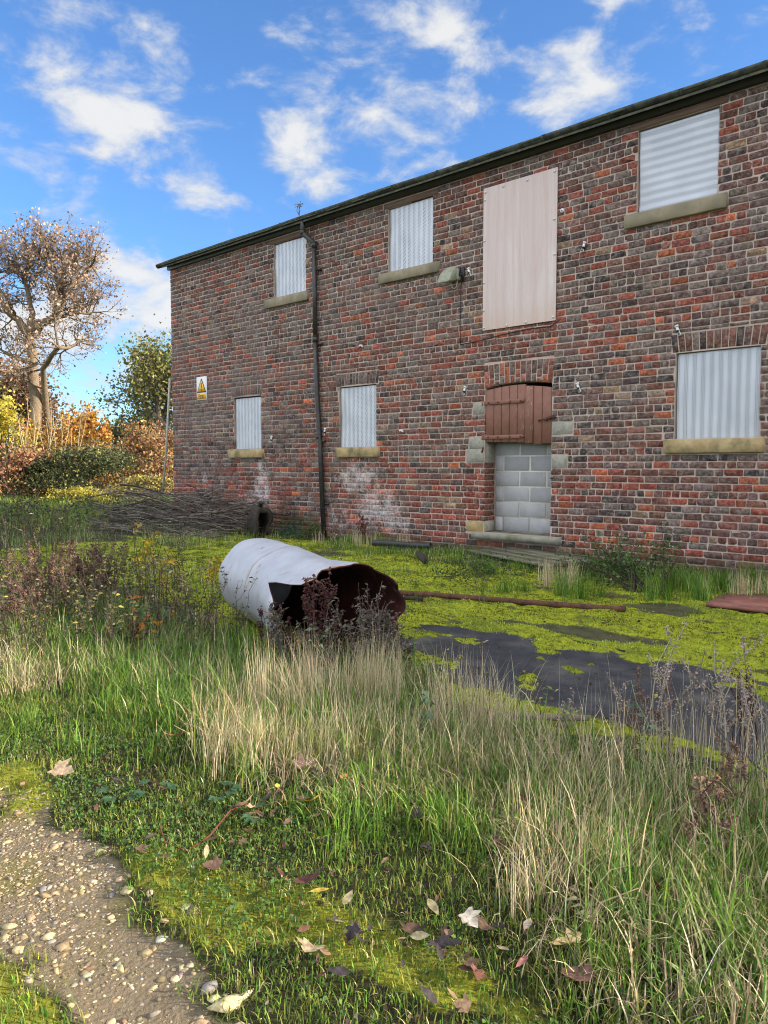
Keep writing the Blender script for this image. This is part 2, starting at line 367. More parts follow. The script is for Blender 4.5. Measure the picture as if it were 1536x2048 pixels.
def make_perf():
    m_, t = mat("perforated_steel"); uv = t.n("UVMap").outputs[0]
    s = t.n("SeparateXYZ", {0: uv}); u, v = s.outputs[0], s.outputs[1]
    Pp, cs, rs, r = .103, .0185, .0215, .0053
    xb = t.m('SUBTRACT', t.m('MODULO', u, Pp), .022)
    ci = t.m('FLOOR', t.m('DIVIDE', xb, cs)); fx = t.m('SUBTRACT', t.m('FRACT', t.m('DIVIDE', xb, cs)), .5)
    ok = t.m('MULTIPLY', t.m('GREATER_THAN', xb, 0.0), t.m('LESS_THAN', xb, cs * 3))
    vv = t.m('ADD', t.m('DIVIDE', v, rs), t.m('MULTIPLY', ci, .5))
    fy = t.m('SUBTRACT', t.m('FRACT', vv), .5)
    dx = t.m('MULTIPLY', fx, cs); dy = t.m('MULTIPLY', fy, rs)
    d2 = t.m('ADD', t.m('MULTIPLY', dx, dx), t.m('MULTIPLY', dy, dy))
    hole = t.m('MULTIPLY', t.m('LESS_THAN', d2, r * r), ok)
    P = pos(t); a = t.noise(P, 3.0, 3)
    col = t.mix(t.rng(a, .3, .7), (.50, .52, .56, 1), (.60, .62, .66, 1))
    sh = prin(t, col, .48, bump(t, t.noise(P, 2.2, 2), .25, .03), .35, .5)
    out(t, t.n("MixShader", {0: hole, 1: sh, 2: t.n("BsdfTransparent").outputs[0]}).outputs[0]); return m_
def make_door():
    m_, t = mat("brown_paint"); P = pos(t)
    a = t.noise(P, 8, 4, .6); b = t.noise(t.n("Mapping", {0: P, 3: (60, 60, 4)}).outputs[0], 1.5, 5, .7); c = t.noise(t.n("Mapping", {0: P, 3: (34, 34, 9)}).outputs[0], 1.0, 6, .7)
    col = t.mix(t.rng(a, .3, .7), (.215, .098, .068, 1), (.28, .132, .095, 1))
    col = t.mix(t.rng(b, .6, .8, 0, .5), col, (.17, .085, .065, 1))
    s = t.n("SeparateXYZ", {0: P})
    k = t.m('ADD', c, t.m('MULTIPLY', t.rng(t.m('ABSOLUTE', t.m('SUBTRACT', s.outputs[0], 9.15)), .3, 0.0), .06))
    col = t.mix(t.rng(k, .655, .70, 0, .9), col, (.42, .38, .33, 1))
    out(t, prin(t, col, .6, bump(t, t.m('ADD', b, t.m('MULTIPLY', c, .6)), .5, .004), spec=.35)); return m_
M_BLOCK = make_block(); M_PLY = make_ply(); M_PERF = make_perf(); M_DOOR = make_door()
M_BLOCKMORTAR = simple("block_mortar", (.66, .64, .54), (.78, .76, .66), 40, .95, .6, .006)

# ------------------------------------------------------------------ ground
def in_asphalt(x, y):
    # bare tarmac patch in the yard
    a = np.sqrt(((x - 13.5) / 2.35) ** 2 + ((y + 5.25 + .10 * (x - 12.5)) / .80) ** 2)
    return a + (fbm(x, y, 2.2, 3) - .5) * 0.9 + (fbm(x * .6, y * 1.6, 6, 4) - .5) * .35
def weights(x, y):
    nz = fbm(x, y, 1.6, 21) - .5; nf = fbm(x, y, 6, 22) - .5
    edge = np.interp(x, [12.4, 13.2, 13.7, 14.2, 15], [-8.16, -8.22, -8.36, -8.55, -8.9]) + nz * .32 + nf * .26 + .10 * (fbm(x, y, 17, 23) - .5)
    rut = sstep(0.06, -0.06, y - edge) * sstep(-.06, .06, y - (np.interp(x, [12.0, 13.0, 13.5, 14.2], [-9.0, -8.62, -8.60, -8.72]) + nz * .25 + nf * .15))
    far = sstep(-9.7, -9.9, y)
    gravel = np.clip(rut + far * sstep(-11.2, -11, y), 0, 1) * sstep(-40, -30, x)
    A = in_asphalt(x, y) + .5 * sstep(.58, .68, fbm(x, y * 1.5, 3.4, 38))
    yard = sstep(-6.15, -5.85, y + nz * .5) * sstep(-0.55, -0.95, y + nz * .9) * sstep(2.0, 3.5, x + nz * 2) * sstep(16.5, 15, x)
    asph = sstep(1.06, .96, A) * sstep(-6.4, -6.2, y)
    mo = fbm(x * .7, y * 1.3, 1.1, 31, 4)
    moss = yard * sstep(.35, .5, mo + .13 * sstep(-2.2, -3.6, y)) * (1 - asph) * (1 - .7 * sstep(.66, .74, fbm(x * .8, y * 1.5, 3.3, 36)))
    vm = sstep(np.interp(x, [12.6, 13.4], [.20, .36]), .02, np.abs(y - (np.interp(x, [12.6, 13.4], [-8.12, -8.02]) + nz * .3))) * sstep(.40, .60, fbm(x, y, 2.6, 33)) * (x > 9)
    fr = sstep(-6.5, -6.3, y) * sstep(-5.7, -5.95, y) * sstep(.42, .56, fbm(x, y * 1.3, 2.6, 37)) * (x > 11.5)
    moss = np.clip(moss + .75 * vm + .9 * fr, 0, 1)
    moss = np.clip(moss + .8 * sstep(-8.5, -8.7, y) * sstep(.35, .55, fbm(x, y, 2.0, 35)) * (y > -10) * (1 - gravel), 0, 1)
    return gravel, asph, moss, yard
def ground_h(x, y):
    g, a, mo, yard = weights(x, y)
    h = (fbm(x, y, .5, 41) - .5) * .05 * sstep(-4, -7, y) + (fbm(x, y, 4, 42) - .5) * .02 * (1 - a)
    h = h + mo * (.008 + .075 * (fbm(x * .7, y * 1.2, 4.5, 43, 4) - .36) + .03 * (vnoise(x, y, 11, 47) - .4)) + g * (fbm(x, y, 12, 44) - .5) * .016 - g * .02
    h = h + .04 * sstep(-8.0, -7.4, y) * sstep(-5.9, -6.5, y)
    return h
def lines(a, b, step, lo, hi, g=1.18):
    L = list(np.arange(a, b + 1e-6, step)); s_ = step
    while L[-1] < hi: s_ *= g; L.append(L[-1] + s_)
    s_ = step
    while L[0] > lo: s_ *= g; L.insert(0, L[0] - s_)
    return np.array(L)
gx = lines(8.5, 15.2, .035, -600, 600); gy = lines(-9.6, -2.0, .032, -600, 600)
GX, GY = np.meshgrid(gx, gy); fx_, fy_ = GX.ravel(), GY.ravel()
GV = np.stack([fx_, fy_, ground_h(fx_, fy_)], -1)
nx, ny = len(gx), len(gy)
i0 = (np.arange(ny - 1)[:, None] * nx + np.arange(nx - 1)[None]).ravel()
GF = np.stack([i0, i0 + 1, i0 + nx + 1, i0 + nx], -1)
wg, wa, wm, wy = weights(fx_, fy_)
def make_ground():
    m_, t = mat("ground"); P = pos(t); c = t.n("SeparateColor", {0: attr(t)}); G_, A_, Mo = c.outputs[0], c.outputs[1], c.outputs[2]
    a = t.noise(P, 7, 5, .65); b = t.noise(P, 40, 5, .7); d = t.noise(P, 150, 4, .7); lg = t.noise(P, .35, 3)
    soil = t.mix(t.rng(a, .3, .7), (.022, .018, .012, 1), (.05, .055, .02, 1))
    vor = t.n("TexVoronoi", {"Vector": P, "Scale": 75.0}); vc = vor.outputs["Color"]
    grav = t.mix(t.rng(t.n("SeparateColor", {0: vc}).outputs[0], .3, 1.0), (.145, .12, .082, 1), (.225, .19, .135, 1))
    grav = t.mix(t.rng(a, .4, .65, .85, .3), grav, (.175, .14, .092, 1))
    grav = t.mix(t.rng(t.noise(P, 3.0, 4), .5, .66, 0, .7), grav, (.155, .14, .035, 1))
    asp = t.mix(t.rng(a, .3, .7), (.044, .044, .050, 1), (.072, .072, .078, 1))
    asp = t.mix(t.rng(t.noise(P, 2.3, 5, .6), .48, .68, 0, .8), asp, (.14, .135, .12, 1))
    asp = t.mix(t.rng(d, .64, .74, 0, .6), asp, (.17, .165, .15, 1))
    mos = t.mix(t.rng(b, .3, .7), (.20, .23, .018, 1), (.42, .46, .03, 1))
    mos = t.mix(t.rng(t.noise(P, 1.7, 4, .6), .5, .72, 0, .7), mos, (.10, .135, .025, 1))
    mos = t.mix(t.rng(t.noise(P, 11, 4, .7), .58, .72, 0, .8), mos, (.055, .045, .022, 1))
    far = t.mix(t.rng(lg, .3, .7), (.06, .10, .02, 1), (.13, .14, .04, 1))
    s = t.n("SeparateXYZ", {0: P})
    col = t.mix(t.rng(s.outputs[0], 2.0, -8.0), soil, far)
    yd = t.n("Attribute", attribute_name="yard").outputs["Fac"]
    col = t.mix(t.m('MULTIPLY', yd, .9), col, t.mix(t.rng(a, .35, .65), (.06, .06, .03, 1), (.12, .115, .055, 1)))
    col = t.mix(t.rng(t.m('ADD', G_, t.m('MULTIPLY', t.m('SUBTRACT', b, .5), .5)), .3, .7), col, grav)
    col = t.mix(t.rng(t.m('ADD', A_, t.m('MULTIPLY', t.m('SUBTRACT', b, .5), .5)), .4, .6), col, asp)
    mos = t.mix(t.rng(t.noise(P, 17, 5, .7), .52, .66, 0, .85), mos, (.075, .09, .012, 1))
    mos = t.mix(t.rng(s.outputs[1], -7.0, -7.6, 0, .55), mos, (.13, .125, .018, 1))
    col = t.mix(t.rng(t.m('ADD', Mo, t.m('MULTIPLY', t.m('SUBTRACT', b, .5), .9)), .38, .6), col, mos)
    h = t.m('ADD', t.m('ADD', t.m('MULTIPLY', b, 1.0), t.m('MULTIPLY', d, .35)), t.m('MULTIPLY', t.m('MULTIPLY', vor.outputs["Distance"], G_), -.35))
    out(t, prin(t, col, .93, bump(t, h, .9, .015), spec=.15)); return m_
ground = mesh_np("ground", GV, GF, make_ground(), col=np.stack([wg, wa, wm], -1), smooth=True)
_a = ground.data.attributes.new("yard", 'FLOAT', 'POINT'); _a.data.foreach_set("value", wy.astype(np.float32))
tag(ground, kind='structure')
def gh(x, y): return float(ground_h(np.array([x]), np.array([y]))[0])

# ------------------------------------------------------------------ building
B = thing("farm_building", "long two storey red brick farm building with every opening boarded or screened", "building", (6, 0, 0))
X0, X1, ZT = -0.07, 17.0, 5.60; X2 = 38.0
OPEN = [(3.51, 4.43, 4.43, 5.44), (6.46, 7.40, 4.42, 5.44), (10.71, 11.70, 4.44, 5.46), (8.42, 9.54, 3.32, 5.26),
        (2.20, 3.09, 1.61, 2.645), (5.29, 6.19, 1.60, 2.645), (11.25, 12.23, 1.61, 2.655), (8.41, 9.535, .29, 2.475)]
# further openings to the right, outside the frame, keep the facade's rhythm
OPEN += [(14.6, 15.6, 4.44, 5.46), (15.2, 16.2, 1.61, 2.655)]
xs = sorted({X0, X1} | {v for o in OPEN for v in o[:2]}); zs = sorted({-0.3, ZT} | {v for o in OPEN for v in o[2:]})
WD = 0.34
def solid(i, j):
    if i < 0 or j < 0 or i >= len(xs) - 1 or j >= len(zs) - 1: return False
    cx, cz = (xs[i] + xs[i + 1]) / 2, (zs[j] + zs[j + 1]) / 2
    return not any(a < cx < b and c < cz < d for a, b, c, d in OPEN)
mb = MB(); YF = -0.001
for i in range(len(xs) - 1):
    for j in range(len(zs) - 1):
        if not solid(i, j): continue
        a, b, c, d = xs[i], xs[i + 1], zs[j], zs[j + 1]
        mb.add([(a, YF, c), (b, YF, c), (b, YF, d), (a, YF, d)], [(0, 1, 2, 3)])
        mb.add([(a, WD, c), (b, WD, c), (b, WD, d), (a, WD, d)], [(3, 2, 1, 0)])
        if not solid(i - 1, j): mb.add([(a, YF, c), (a, WD, c), (a, WD, d), (a, YF, d)], [(3, 2, 1, 0)])
        if not solid(i + 1, j): mb.add([(b, YF, c), (b, WD, c), (b, WD, d), (b, YF, d)], [(0, 1, 2, 3)])
        if not solid(i, j - 1): mb.add([(a, YF, c), (b, YF, c), (b, WD, c), (a, WD, c)], [(3, 2, 1, 0)])
        if not solid(i, j + 1): mb.add([(a, YF, d), (b, YF, d), (b, WD, d), (a, WD, d)], [(0, 1, 2, 3)])
FWALL = mb.build("front_wall", M_MORTAR, B)

# brick outlines: octagon face, bevel ring, sides
def brick_mesh(R, cols, wear, axis='y'):
    """R (n,6): x0,x1,z0,z1,front y, depth -> verts, faces(list), colours"""
    n = len(R)
    cut = rg.uniform(.003, .010, (n, 4)) + np.where(rg.random((n, 4)) < .12, rg.uniform(.006, .022, (n, 4)), 0)
    x0, x1, z0, z1 = R[:, 0], R[:, 1], R[:, 2], R[:, 3]
    c = np.minimum(cut, (np.minimum(x1 - x0, z1 - z0) * .3)[:, None])
    px = np.stack([x0 + c[:, 0], x1 - c[:, 1], x1, x1, x1 - c[:, 2], x0 + c[:, 3], x0, x0], 1)
    pz = np.stack([z0, z0, z0 + c[:, 1], z1 - c[:, 2], z1, z1, z1 - c[:, 3], z0 + c[:, 0]], 1)
    px = px + rg.normal(0, .0030, px.shape); pz = pz + rg.normal(0, .0024, pz.shape)
    cx, cz = ((x0 + x1) / 2)[:, None], ((z0 + z1) / 2)[:, None]
    ins = .0026
    fxp = px - np.sign(px - cx) * ins; fzp = pz - np.sign(pz - cz) * ins
    yf = R[:, 4][:, None] + rg.normal(0, .0016, px.shape); ys = R[:, 4][:, None] + .003 + 0 * px; yb = R[:, 4][:, None] + R[:, 5][:, None] + 0 * px
    V = np.stack([np.stack([fxp, yf, fzp], -1), np.stack([px, ys, pz], -1), np.stack([px, yb, pz], -1)], 1)  # n,3,8,3
    k = np.arange(8); k2 = (k + 1) % 8
    fr = np.arange(8)[None]
    q1 = np.stack([8 + k, 8 + k2, k2, k], -1); q2 = np.stack([16 + k, 16 + k2, 8 + k2, 8 + k], -1)
    off = (np.arange(n) * 24)
    F8 = (off[:, None, None] + fr[None]).reshape(-1, 8); F4 = (off[:, None, None] + np.concatenate([q1, q2])[None]).reshape(-1, 4)
    return V.reshape(-1, 3), [F8, F4], np.repeat(cols, 24, 0), np.repeat(wear, 24)
PAL = {'grey': (.165, .125, .110), 'purp': (.140, .078, .070), 'dark': (.052, .040, .041), 'red': (.275, .070, .046), 'orange': (.39, .110, .052), 'tan': (.30, .20, .125), 'brn': (.175, .070, .050)}
def brick_col(x, z):
    band = math.exp(-((z - 3.15 - .12 * math.sin(x)) / .28) ** 2); low = 1 / (1 + math.exp((z - 1.25) * 5)); vlow = 1 / (1 + math.exp((z - .55) * 6))
    nn = float(fbm(np.array([x]), np.array([z * 1.6]), .9, 61)[0]) - .5
    red = .23 + .44 * band + .44 * low + .16 * vlow + 1.25 * nn
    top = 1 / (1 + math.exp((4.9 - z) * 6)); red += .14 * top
    if x < 2.6 and 1.4 < z < 3.0: red -= .22
    red = min(max(red, .05), .85); r = rnd.random()
    if r < red: k = rnd.choices(['red', 'orange', 'brn', 'purp'], [.40, .13 * (1 - .5 * low), .42, .20])[0]; wr = .45
    else: k = rnd.choices(['grey', 'purp', 'dark', 'tan', 'brn'], [.42, .28, .17, .05, .2])[0]; wr = 1.0
    c = np.array(PAL[k]); v = math.exp(rnd.gauss(0, .20)); h = np.array([1 + rnd.gauss(0, .05), 1, 1 + rnd.gauss(0, .05)])
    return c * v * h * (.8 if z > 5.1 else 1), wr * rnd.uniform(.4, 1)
CH = .0896; ZH = 0.93 - 10 * CH + .0 - 1 * CH * 0  # header course centre at z .93
blocked = [(a - .004, b + .004, c, d) for a, b, c, d in OPEN]
SILLS = [(3.29, 4.52, 4.265, 4.43, 0), (6.29, 7.53, 4.255, 4.415, 0), (10.57, 11.82, 4.27, 4.44, 0), (2.05, 3.18, 1.435, 1.605, 1), (5.25, 6.27, 1.43, 1.595, 1), (11.14, 12.30, 1.44, 1.61, 1)]
blocked += [(a - .01, b + .01, c - .008, d + .01) for a, b, c, d, _ in SILLS]
QUO = [(8.19, 8.40, 2.04, 2.225, M_STONE), (8.12, 8.395, 1.535, 1.715, M_STONE), (8.07, 8.40, 1.33, 1.525, M_STONE), (8.08, 8.395, .285, .45, M_STONEY), (9.545, 9.87, 1.705, 1.88, M_STONE), (9.545, 9.79, 1.25, 1.435, M_STONE)]
blocked += [(a - .01, b + .01, c - .01, d + .01) for a, b, c, d, _ in QUO]
blocked += [(8.23, 9.72, .185, .30)]
ARCH = [(2.13, 3.13, 2.645, 2.865), (5.22, 6.24, 2.645, 2.88), (11.20, 12.29, 2.655, 2.90), (8.40, 9.55, 2.41, 2.79)]
blocked += [(a - .006, b + .006, c - .005, d + .006) for a, b, c, d in ARCH]
TIMB = [(3.40, 4.52, 5.44, 5.53), (6.36, 7.50, 5.44, 5.53), (10.60, 11.80, 5.462, 5.545)]
blocked += [(a - .004, b + .004, c, d + .004) for a, b, c, d in TIMB]
R = []; RC = []; RW = []
nrow = int(ZT / CH) + 1
for r_ in range(-2, nrow):
    zc_ = .93 + (r_ - 10) * CH
    z0_, z1_ = zc_ - CH / 2 + .0070, zc_ + CH / 2 - .0072
    if z0_ > ZT - .03 or z1_ < -.1: continue
    hdr = ((r_ - 10) % 6 == 0)
    x = X0 + (0 if r_ % 2 else -.115) + rnd.uniform(-.03, .03)
    while x < X1:
        L = .1135 if hdr else .2265
        if not hdr and rnd.random() < .07: L = .115
        L += rnd.gauss(0, .004)
        segs = [(max(x, X0), min(x + L - .0132 + rnd.gauss(0, .0025), X1))]
        zz0 = z0_ + .010 * (float(vnoise(np.array([x]), np.array([z0_]), .8, 5)[0]) - .5) + rnd.gauss(0, .0012)
        zz1 = z1_ + .010 * (float(vnoise(np.array([x]), np.array([z0_]), .8, 5)[0]) - .5) + rnd.gauss(0, .0012)
        pieces = [(segs[0][0], segs[0][1], zz0, zz1)]
        for (a, b, c, d) in blocked:
            nw = []
            for (p, q, e, f) in pieces:
                if q <= a or p >= b or f <= c or e >= d: nw.append((p, q, e, f)); continue
                if p < a: nw.append((p, a, e, f))
                if q > b: nw.append((b, q, e, f))
                if e < c and c - e > .02: nw.append((max(p, a), min(q, b), e, c))
                if f > d and f - d > .02: nw.append((max(p, a), min(q, b), d, f))
            pieces = nw
        for (p, q, e, f) in pieces:
            if q - p > .022 and f - e > .018:
                worn = rnd.random() < .04
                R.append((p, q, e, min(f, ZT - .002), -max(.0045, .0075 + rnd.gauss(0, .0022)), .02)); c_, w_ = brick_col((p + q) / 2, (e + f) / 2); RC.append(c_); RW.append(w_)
        x += L
R = np.array(R); RC = np.array(RC); RW = np.array(RW)
# size in the photograph
cen = np.stack([(R[:, 0] + R[:, 1]) / 2, R[:, 4], (R[:, 2] + R[:, 3]) / 2], -1)
ax, ay, ad = to_px(np.stack([R[:, 0], R[:, 4], R[:, 2]], -1)); bx_, by_, bd_ = to_px(np.stack([R[:, 1], R[:, 4], R[:, 3]], -1))
area = (bx_ - ax) * (R[:, 3] - R[:, 2]) * FPX / bd_
vis = (ax > 0) & (bx_ < 1536) & (np.minimum(ay, by_) > 0) & (np.maximum(ay, by_) < 1120) & (bd_ > 0)
order = np.argsort(-np.where(vis, area, -1))[:285]
mask = np.zeros(len(R), bool); mask[order] = True
def put_bricks(name, sel, parent, kind=None):
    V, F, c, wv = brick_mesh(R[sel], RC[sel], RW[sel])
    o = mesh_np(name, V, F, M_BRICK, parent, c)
    a = o.data.attributes.new("wear", 'FLOAT', 'POINT'); a.data.foreach_set("value", wv.astype(np.float32))
    if kind: o['kind'] = kind
    return o
put_bricks("brickwork", ~mask, FWALL, 'stuff')
for i in order: put_bricks("brick", np.array([i]), FWALL)

def one_brick(name, parent, quad, y0, depth, colr, wear=.6):
    """a brick with a given face outline (4 corners x,z)"""
    q = np.array(quad, float); c = q.mean(0)
    f = c + (q - c) * (1 - .010 / (np.abs(q - c).max() + 1e-6) * .5)
    V = [(p[0], y0, p[1]) for p in f] + [(p[0], y0 + .005, p[1]) for p in q] + [(p[0], y0 + depth, p[1]) for p in q]
    F = [(0, 1, 2, 3)] + [(4 + i, 4 + (i + 1) % 4, (i + 1) % 4, i) for i in range(4)] + [(8 + i, 8 + (i + 1) % 4, 4 + (i + 1) % 4, 4 + i) for i in range(4)]
    o = mesh_np(name, np.array(V), F, M_BRICK, parent, np.array(colr))
    a = o.data.attributes.new("wear", 'FLOAT', 'POINT'); a.data.foreach_set("value", np.full(12, wear, np.float32)); return o

# arches of bricks on end over the ground floor openings
def arch(x0, x1, zl, zh, n, rise, two=False, cols=('brn', 'red', 'purp', 'dark', 'grey')):
    mb = MB(); N_ = 12; pts = []
    def low(t): return zl + rise * (1 - (2 * t - 1) ** 2)
    for k in range(N_ + 1):
        t = k / N_; pts.append((x0 + (x1 - x0) * t, low(t) + .004, zh + rise * .2 * (1 - (2 * t - 1) ** 2)))
    for k in range(N_):
        a, b = pts[k], pts[k + 1]
        mb.add([(a[0], .003, a[1]), (b[0], .003, b[1]), (b[0], .003, b[2]), (a[0], .003, a[2]), (a[0], .2, a[1]), (b[0], .2, b[1])], [(0, 1, 2, 3), (4, 5, 1, 0)])
    A = mb.build("brick_arch", M_MORTAR, B)
    for k in range(n):
        t0, t1 = (k + .07) / n, (k + .93) / n
        sp = .05 * (1 if True else 0)
        def X(t, up): return x0 + (x1 - x0) * t + (t - .5) * (sp if up else -sp * .4)
        zb = low((t0 + t1) / 2); ztp = zh + rise * .2 * (1 - (t0 + t1 - 1) ** 2) - .006 + rnd.uniform(-.006, .004)
        cuts = [zb, ztp] if not two else ([zb, zb + .11, ztp] if k % 2 else [zb, zb + .235, ztp])
        if two and k % 4 == 2: cuts = [zb, zb + .065, zb + .18, ztp]
        for q in range(len(cuts) - 1):
            za, zb_ = cuts[q] + .004, cuts[q + 1] - .004
            f0, f1 = (za - zl) / (zh - zl), (zb_ - zl) / (zh - zl)
            def XX(t, f): return X(t, False) * (1 - f) + X(t, True) * f
            c_ = np.array(PAL[rnd.choice(cols)]) * math.exp(rnd.gauss(0, .2))
            one_brick("brick", A, [(XX(t0, f0), za), (XX(t1, f0), za), (XX(t1, f1), zb_), (XX(t0, f1), zb_)], -.006 + rnd.gauss(0, .002), .1, c_, .6)
    return A
arch(2.13, 3.13, 2.648, 2.86, 13, .025); arch(5.22, 6.24, 2.648, 2.875, 15, .02)
arch(11.20, 12.29, 2.658, 2.895, 13, .012, cols=('purp', 'dark', 'brn', 'grey', 'brn')); arch(8.40, 9.55, 2.415, 2.765, 13, .055, True, cols=('red', 'purp', 'grey', 'grey', 'red', 'orange', 'brn'))

# timber lintels and sills
for a, b, c, d in TIMB:
    mb = MB(); mb.bbox(a, b, -.012, .2, c, d, .008, j=.003); mb.build("timber_lintel", M_TIMBER, B)
for a, b, c, d, g in SILLS:
    import bmesh as _bm
    bm = _bm.new(); N_ = 14
    mb = MB(); rows = []
    for k in range(N_ + 1):
        x = a + (b - a) * k / N_; e = 0.012 if k in (0, N_) else 0
        w1 = .004 * rnd.uniform(-1, 1)
        w1 = w1 * .6 - (.006 * rnd.random() if rnd.random() < .2 else 0) * -1; e *= .4; rows.append([(x, -.060 + e + w1, c + .005 + abs(w1)), (x, -.061 + e + w1, (c + d) / 2), (x, -.060 + e + w1, d - .007), (x, -.054 + e, d - .001), (x, .10, d + .004), (x, .10, c), (x, -.054 + e, c)])
    m7 = 7; V = [p for r in rows for p in r]; F = []
    for k in range(N_):
        for q in range(m7): F.append((k * m7 + q, (k + 1) * m7 + q, (k + 1) * m7 + (q + 1) % m7, k * m7 + (q + 1) % m7)[::-1])
    F.append(tuple(range(m7))[::-1]); F.append(tuple(N_ * m7 + q for q in range(m7))); mb.add(V, F)
    bm.free(); mb.build("window_sill", M_SILL if g else M_SILL2, B)
# perforated screens
def screen(x0, x1, z0, z1, horiz=False, y=.035):
    n, m_ = 9, 9; V = []; UV = []; F = []
    ph = rnd.uniform(0, 6)
    for i in range(n + 1):
        for j in range(m_ + 1):
            x = x0 + (x1 - x0) * i / n; z = z0 + (z1 - z0) * j / m_
            dy = .006 * math.sin(i * .9 + ph) * math.sin(j * .7 + ph * 2) + rnd.uniform(-.0008, .0008)
            ex = .004 * math.sin(j * 2.1 + ph) if i in (0, n) else 0
            V.append((x + ex, y + dy, z)); UV.append((z - z0 + .034, x - x0) if horiz else (x - x0 + .05, z - z0))
    for i in range(n):
        for j in range(m_):
            a = i * (m_ + 1) + j; F.append((a, a + m_ + 1, a + m_ + 2, a + 1))
    return mesh_np("window_screen", np.array(V), F, M_PERF, B, smooth=True, uv=np.array(UV))
screen(3.525, 4.425, 4.43, 5.425); screen(6.47, 7.392, 4.415, 5.43); screen(10.725, 11.685, 4.445, 5.445, True)['label'] = "screen with holes in horizontal bands"
screen(2.225, 3.083, 1.607, 2.62); screen(5.305, 6.183, 1.597, 2.63); screen(11.265, 12.222, 1.612, 2.645)
for a, b, c, d in OPEN[8:]: screen(a + .015, b - .01, c, d - .015)

# other faces of the shell
def make_farbrick():
    m_, t = mat("gable_brick"); P = t.n("TexCoord").outputs["Object"]
    Q = t.n("Mapping", {0: P, 2: (math.pi / 2, 0, 0)}).outputs[0]
    s = t.n("SeparateXYZ", {0: P}); V_ = t.n("CombineXYZ", {0: t.m('ADD', s.outputs[0], s.outputs[1]), 1: s.outputs[2], 2: 0.0}).outputs[0]
    b = t.n("TexBrick", {"Vector": V_, "Scale": 1.0, "Brick Width": .2265, "Row Height": CH, "Mortar Size": .006, "Color1": (.15, .09, .08, 1), "Color2": (.28, .09, .06, 1), "Mortar": (.45, .36, .3, 1)})
    out(t, prin(t, t.mix(t.rng(t.noise(P, 6, 4), .4, .7, 0, .6), b.outputs[0], (.18, .15, .13, 1)), .9, bump(t, b.outputs["Fac"], -.4, .006))); return m_
M_FAR = make_farbrick(); BD = 5.4
RZ = ZT + .12; PIT = math.tan(math.radians(23)); RDG = RZ + PIT * (BD / 2)
mb = MB()
for xg, sg in ((X0, 1), (X2, -1)):
    xa = xg + .003 * sg; xb = xg + .33 * sg
    prof = [(WD + .002, -.3), (BD, -.3), (BD, ZT), (BD / 2, RDG - .12), (.06, ZT), (WD + .002, ZT - .001)]
    V = [(xa, p, q) for p, q in prof] + [(xb, p, q) for p, q in prof]; n = len(prof)
    mb.add(V, [tuple(range(n)) if sg < 0 else tuple(range(n))[::-1], tuple(range(n, 2 * n))[::-1] if sg < 0 else tuple(range(n, 2 * n))] + [(i, (i + 1) % n, n + (i + 1) % n, n + i) for i in range(n)])
mb.build("gable_wall", M_FAR, B)
mb = MB(); mb.box(X0 + .34, X2 - .34, BD - .33, BD - .004, -.3, ZT); mb.build("rear_wall", M_FAR, B)
mb = MB(); mb.box(X1 + .001, X2 - .001, -.004, WD, -.3, ZT); mb.build("front_wall_continued", M_FAR, B)
mb = MB(); mb.box(X0 + .34, X2 - .34, .55, .60, 0, ZT - .05); mb.build("dark_backing", M_INSIDE, B)  # near-black sheet; its colour stands in for the unlit room behind the screens
# roof: underlay slab + rows of slates at the eaves
mb = MB()
ya = -.17; za = RZ + PIT * (ya)
mb.add([(X0 - .10, ya, za - .05), (X2 + .1, ya, za - .05), (X2 + .1, BD / 2, RDG - .05), (X0 - .1, BD / 2, RDG - .05), (X0 - .10, BD + .17, za - .05), (X2 + .1, BD + .17, za - .05)], [(0, 1, 2, 3), (3, 2, 5, 4)])
mb.add([(X0 - .10, ya, za - .02), (X2 + .1, ya, za - .02), (X2 + .1, BD / 2, RDG - .02), (X0 - .1, BD / 2, RDG - .02), (X0 - .10, BD + .17, za - .02), (X2 + .1, BD + .17, za - .02)], [(0, 1, 2, 3), (3, 2, 5, 4)])
mb.add([(X0 - .10, ya, za - .05), (X2 + .1, ya, za - .05), (X2 + .1, ya, za - .02), (X0 - .10, ya, za - .02)], [(0, 1, 2, 3)])
ROOF = mb.build("roof", M_SLATE, B)
def slate(x0, x1, y0, y1, dz, th):
    V = []
    for (x, y) in ((x0, y0), (x1, y0), (x1, y1), (x0, y1)):
        z = RZ + PIT * y + (dz + .012 if y == y0 else dz)
        z += rnd.uniform(-.004, .004); V.append((x, y, z))
    V += [(p[0], p[1], p[2] - th) for p in V]
    return V, [(0, 1, 2, 3), (7, 6, 5, 4), (0, 4, 5, 1), (1, 5, 6, 2), (2, 6, 7, 3), (3, 7, 4, 0)]
sl = MB(); cnt = 0
for row in range(0, 12):
    y0 = ya - .03 + row * .225; x = X0 - .1 - (.15 if row % 2 else 0)
    while x < X1:
        L = .30; thick = x > 6.0
        V, F = slate(max(x, X0 - .12), x + L - .008, y0 + rnd.uniform(-.012, .012), y0 + .40, .008 + (.045 if thick else 0), .016 if not thick else .030)
        if row == 0 and 6 < x < 12.4:
            m1 = MB(); m1.add(V, F); m1.build("slate", M_SLATE, ROOF)
        else: sl.add(V, F)
        x += L
o = sl.build("slates", M_SLATE, ROOF); o['kind'] = 'stuff'
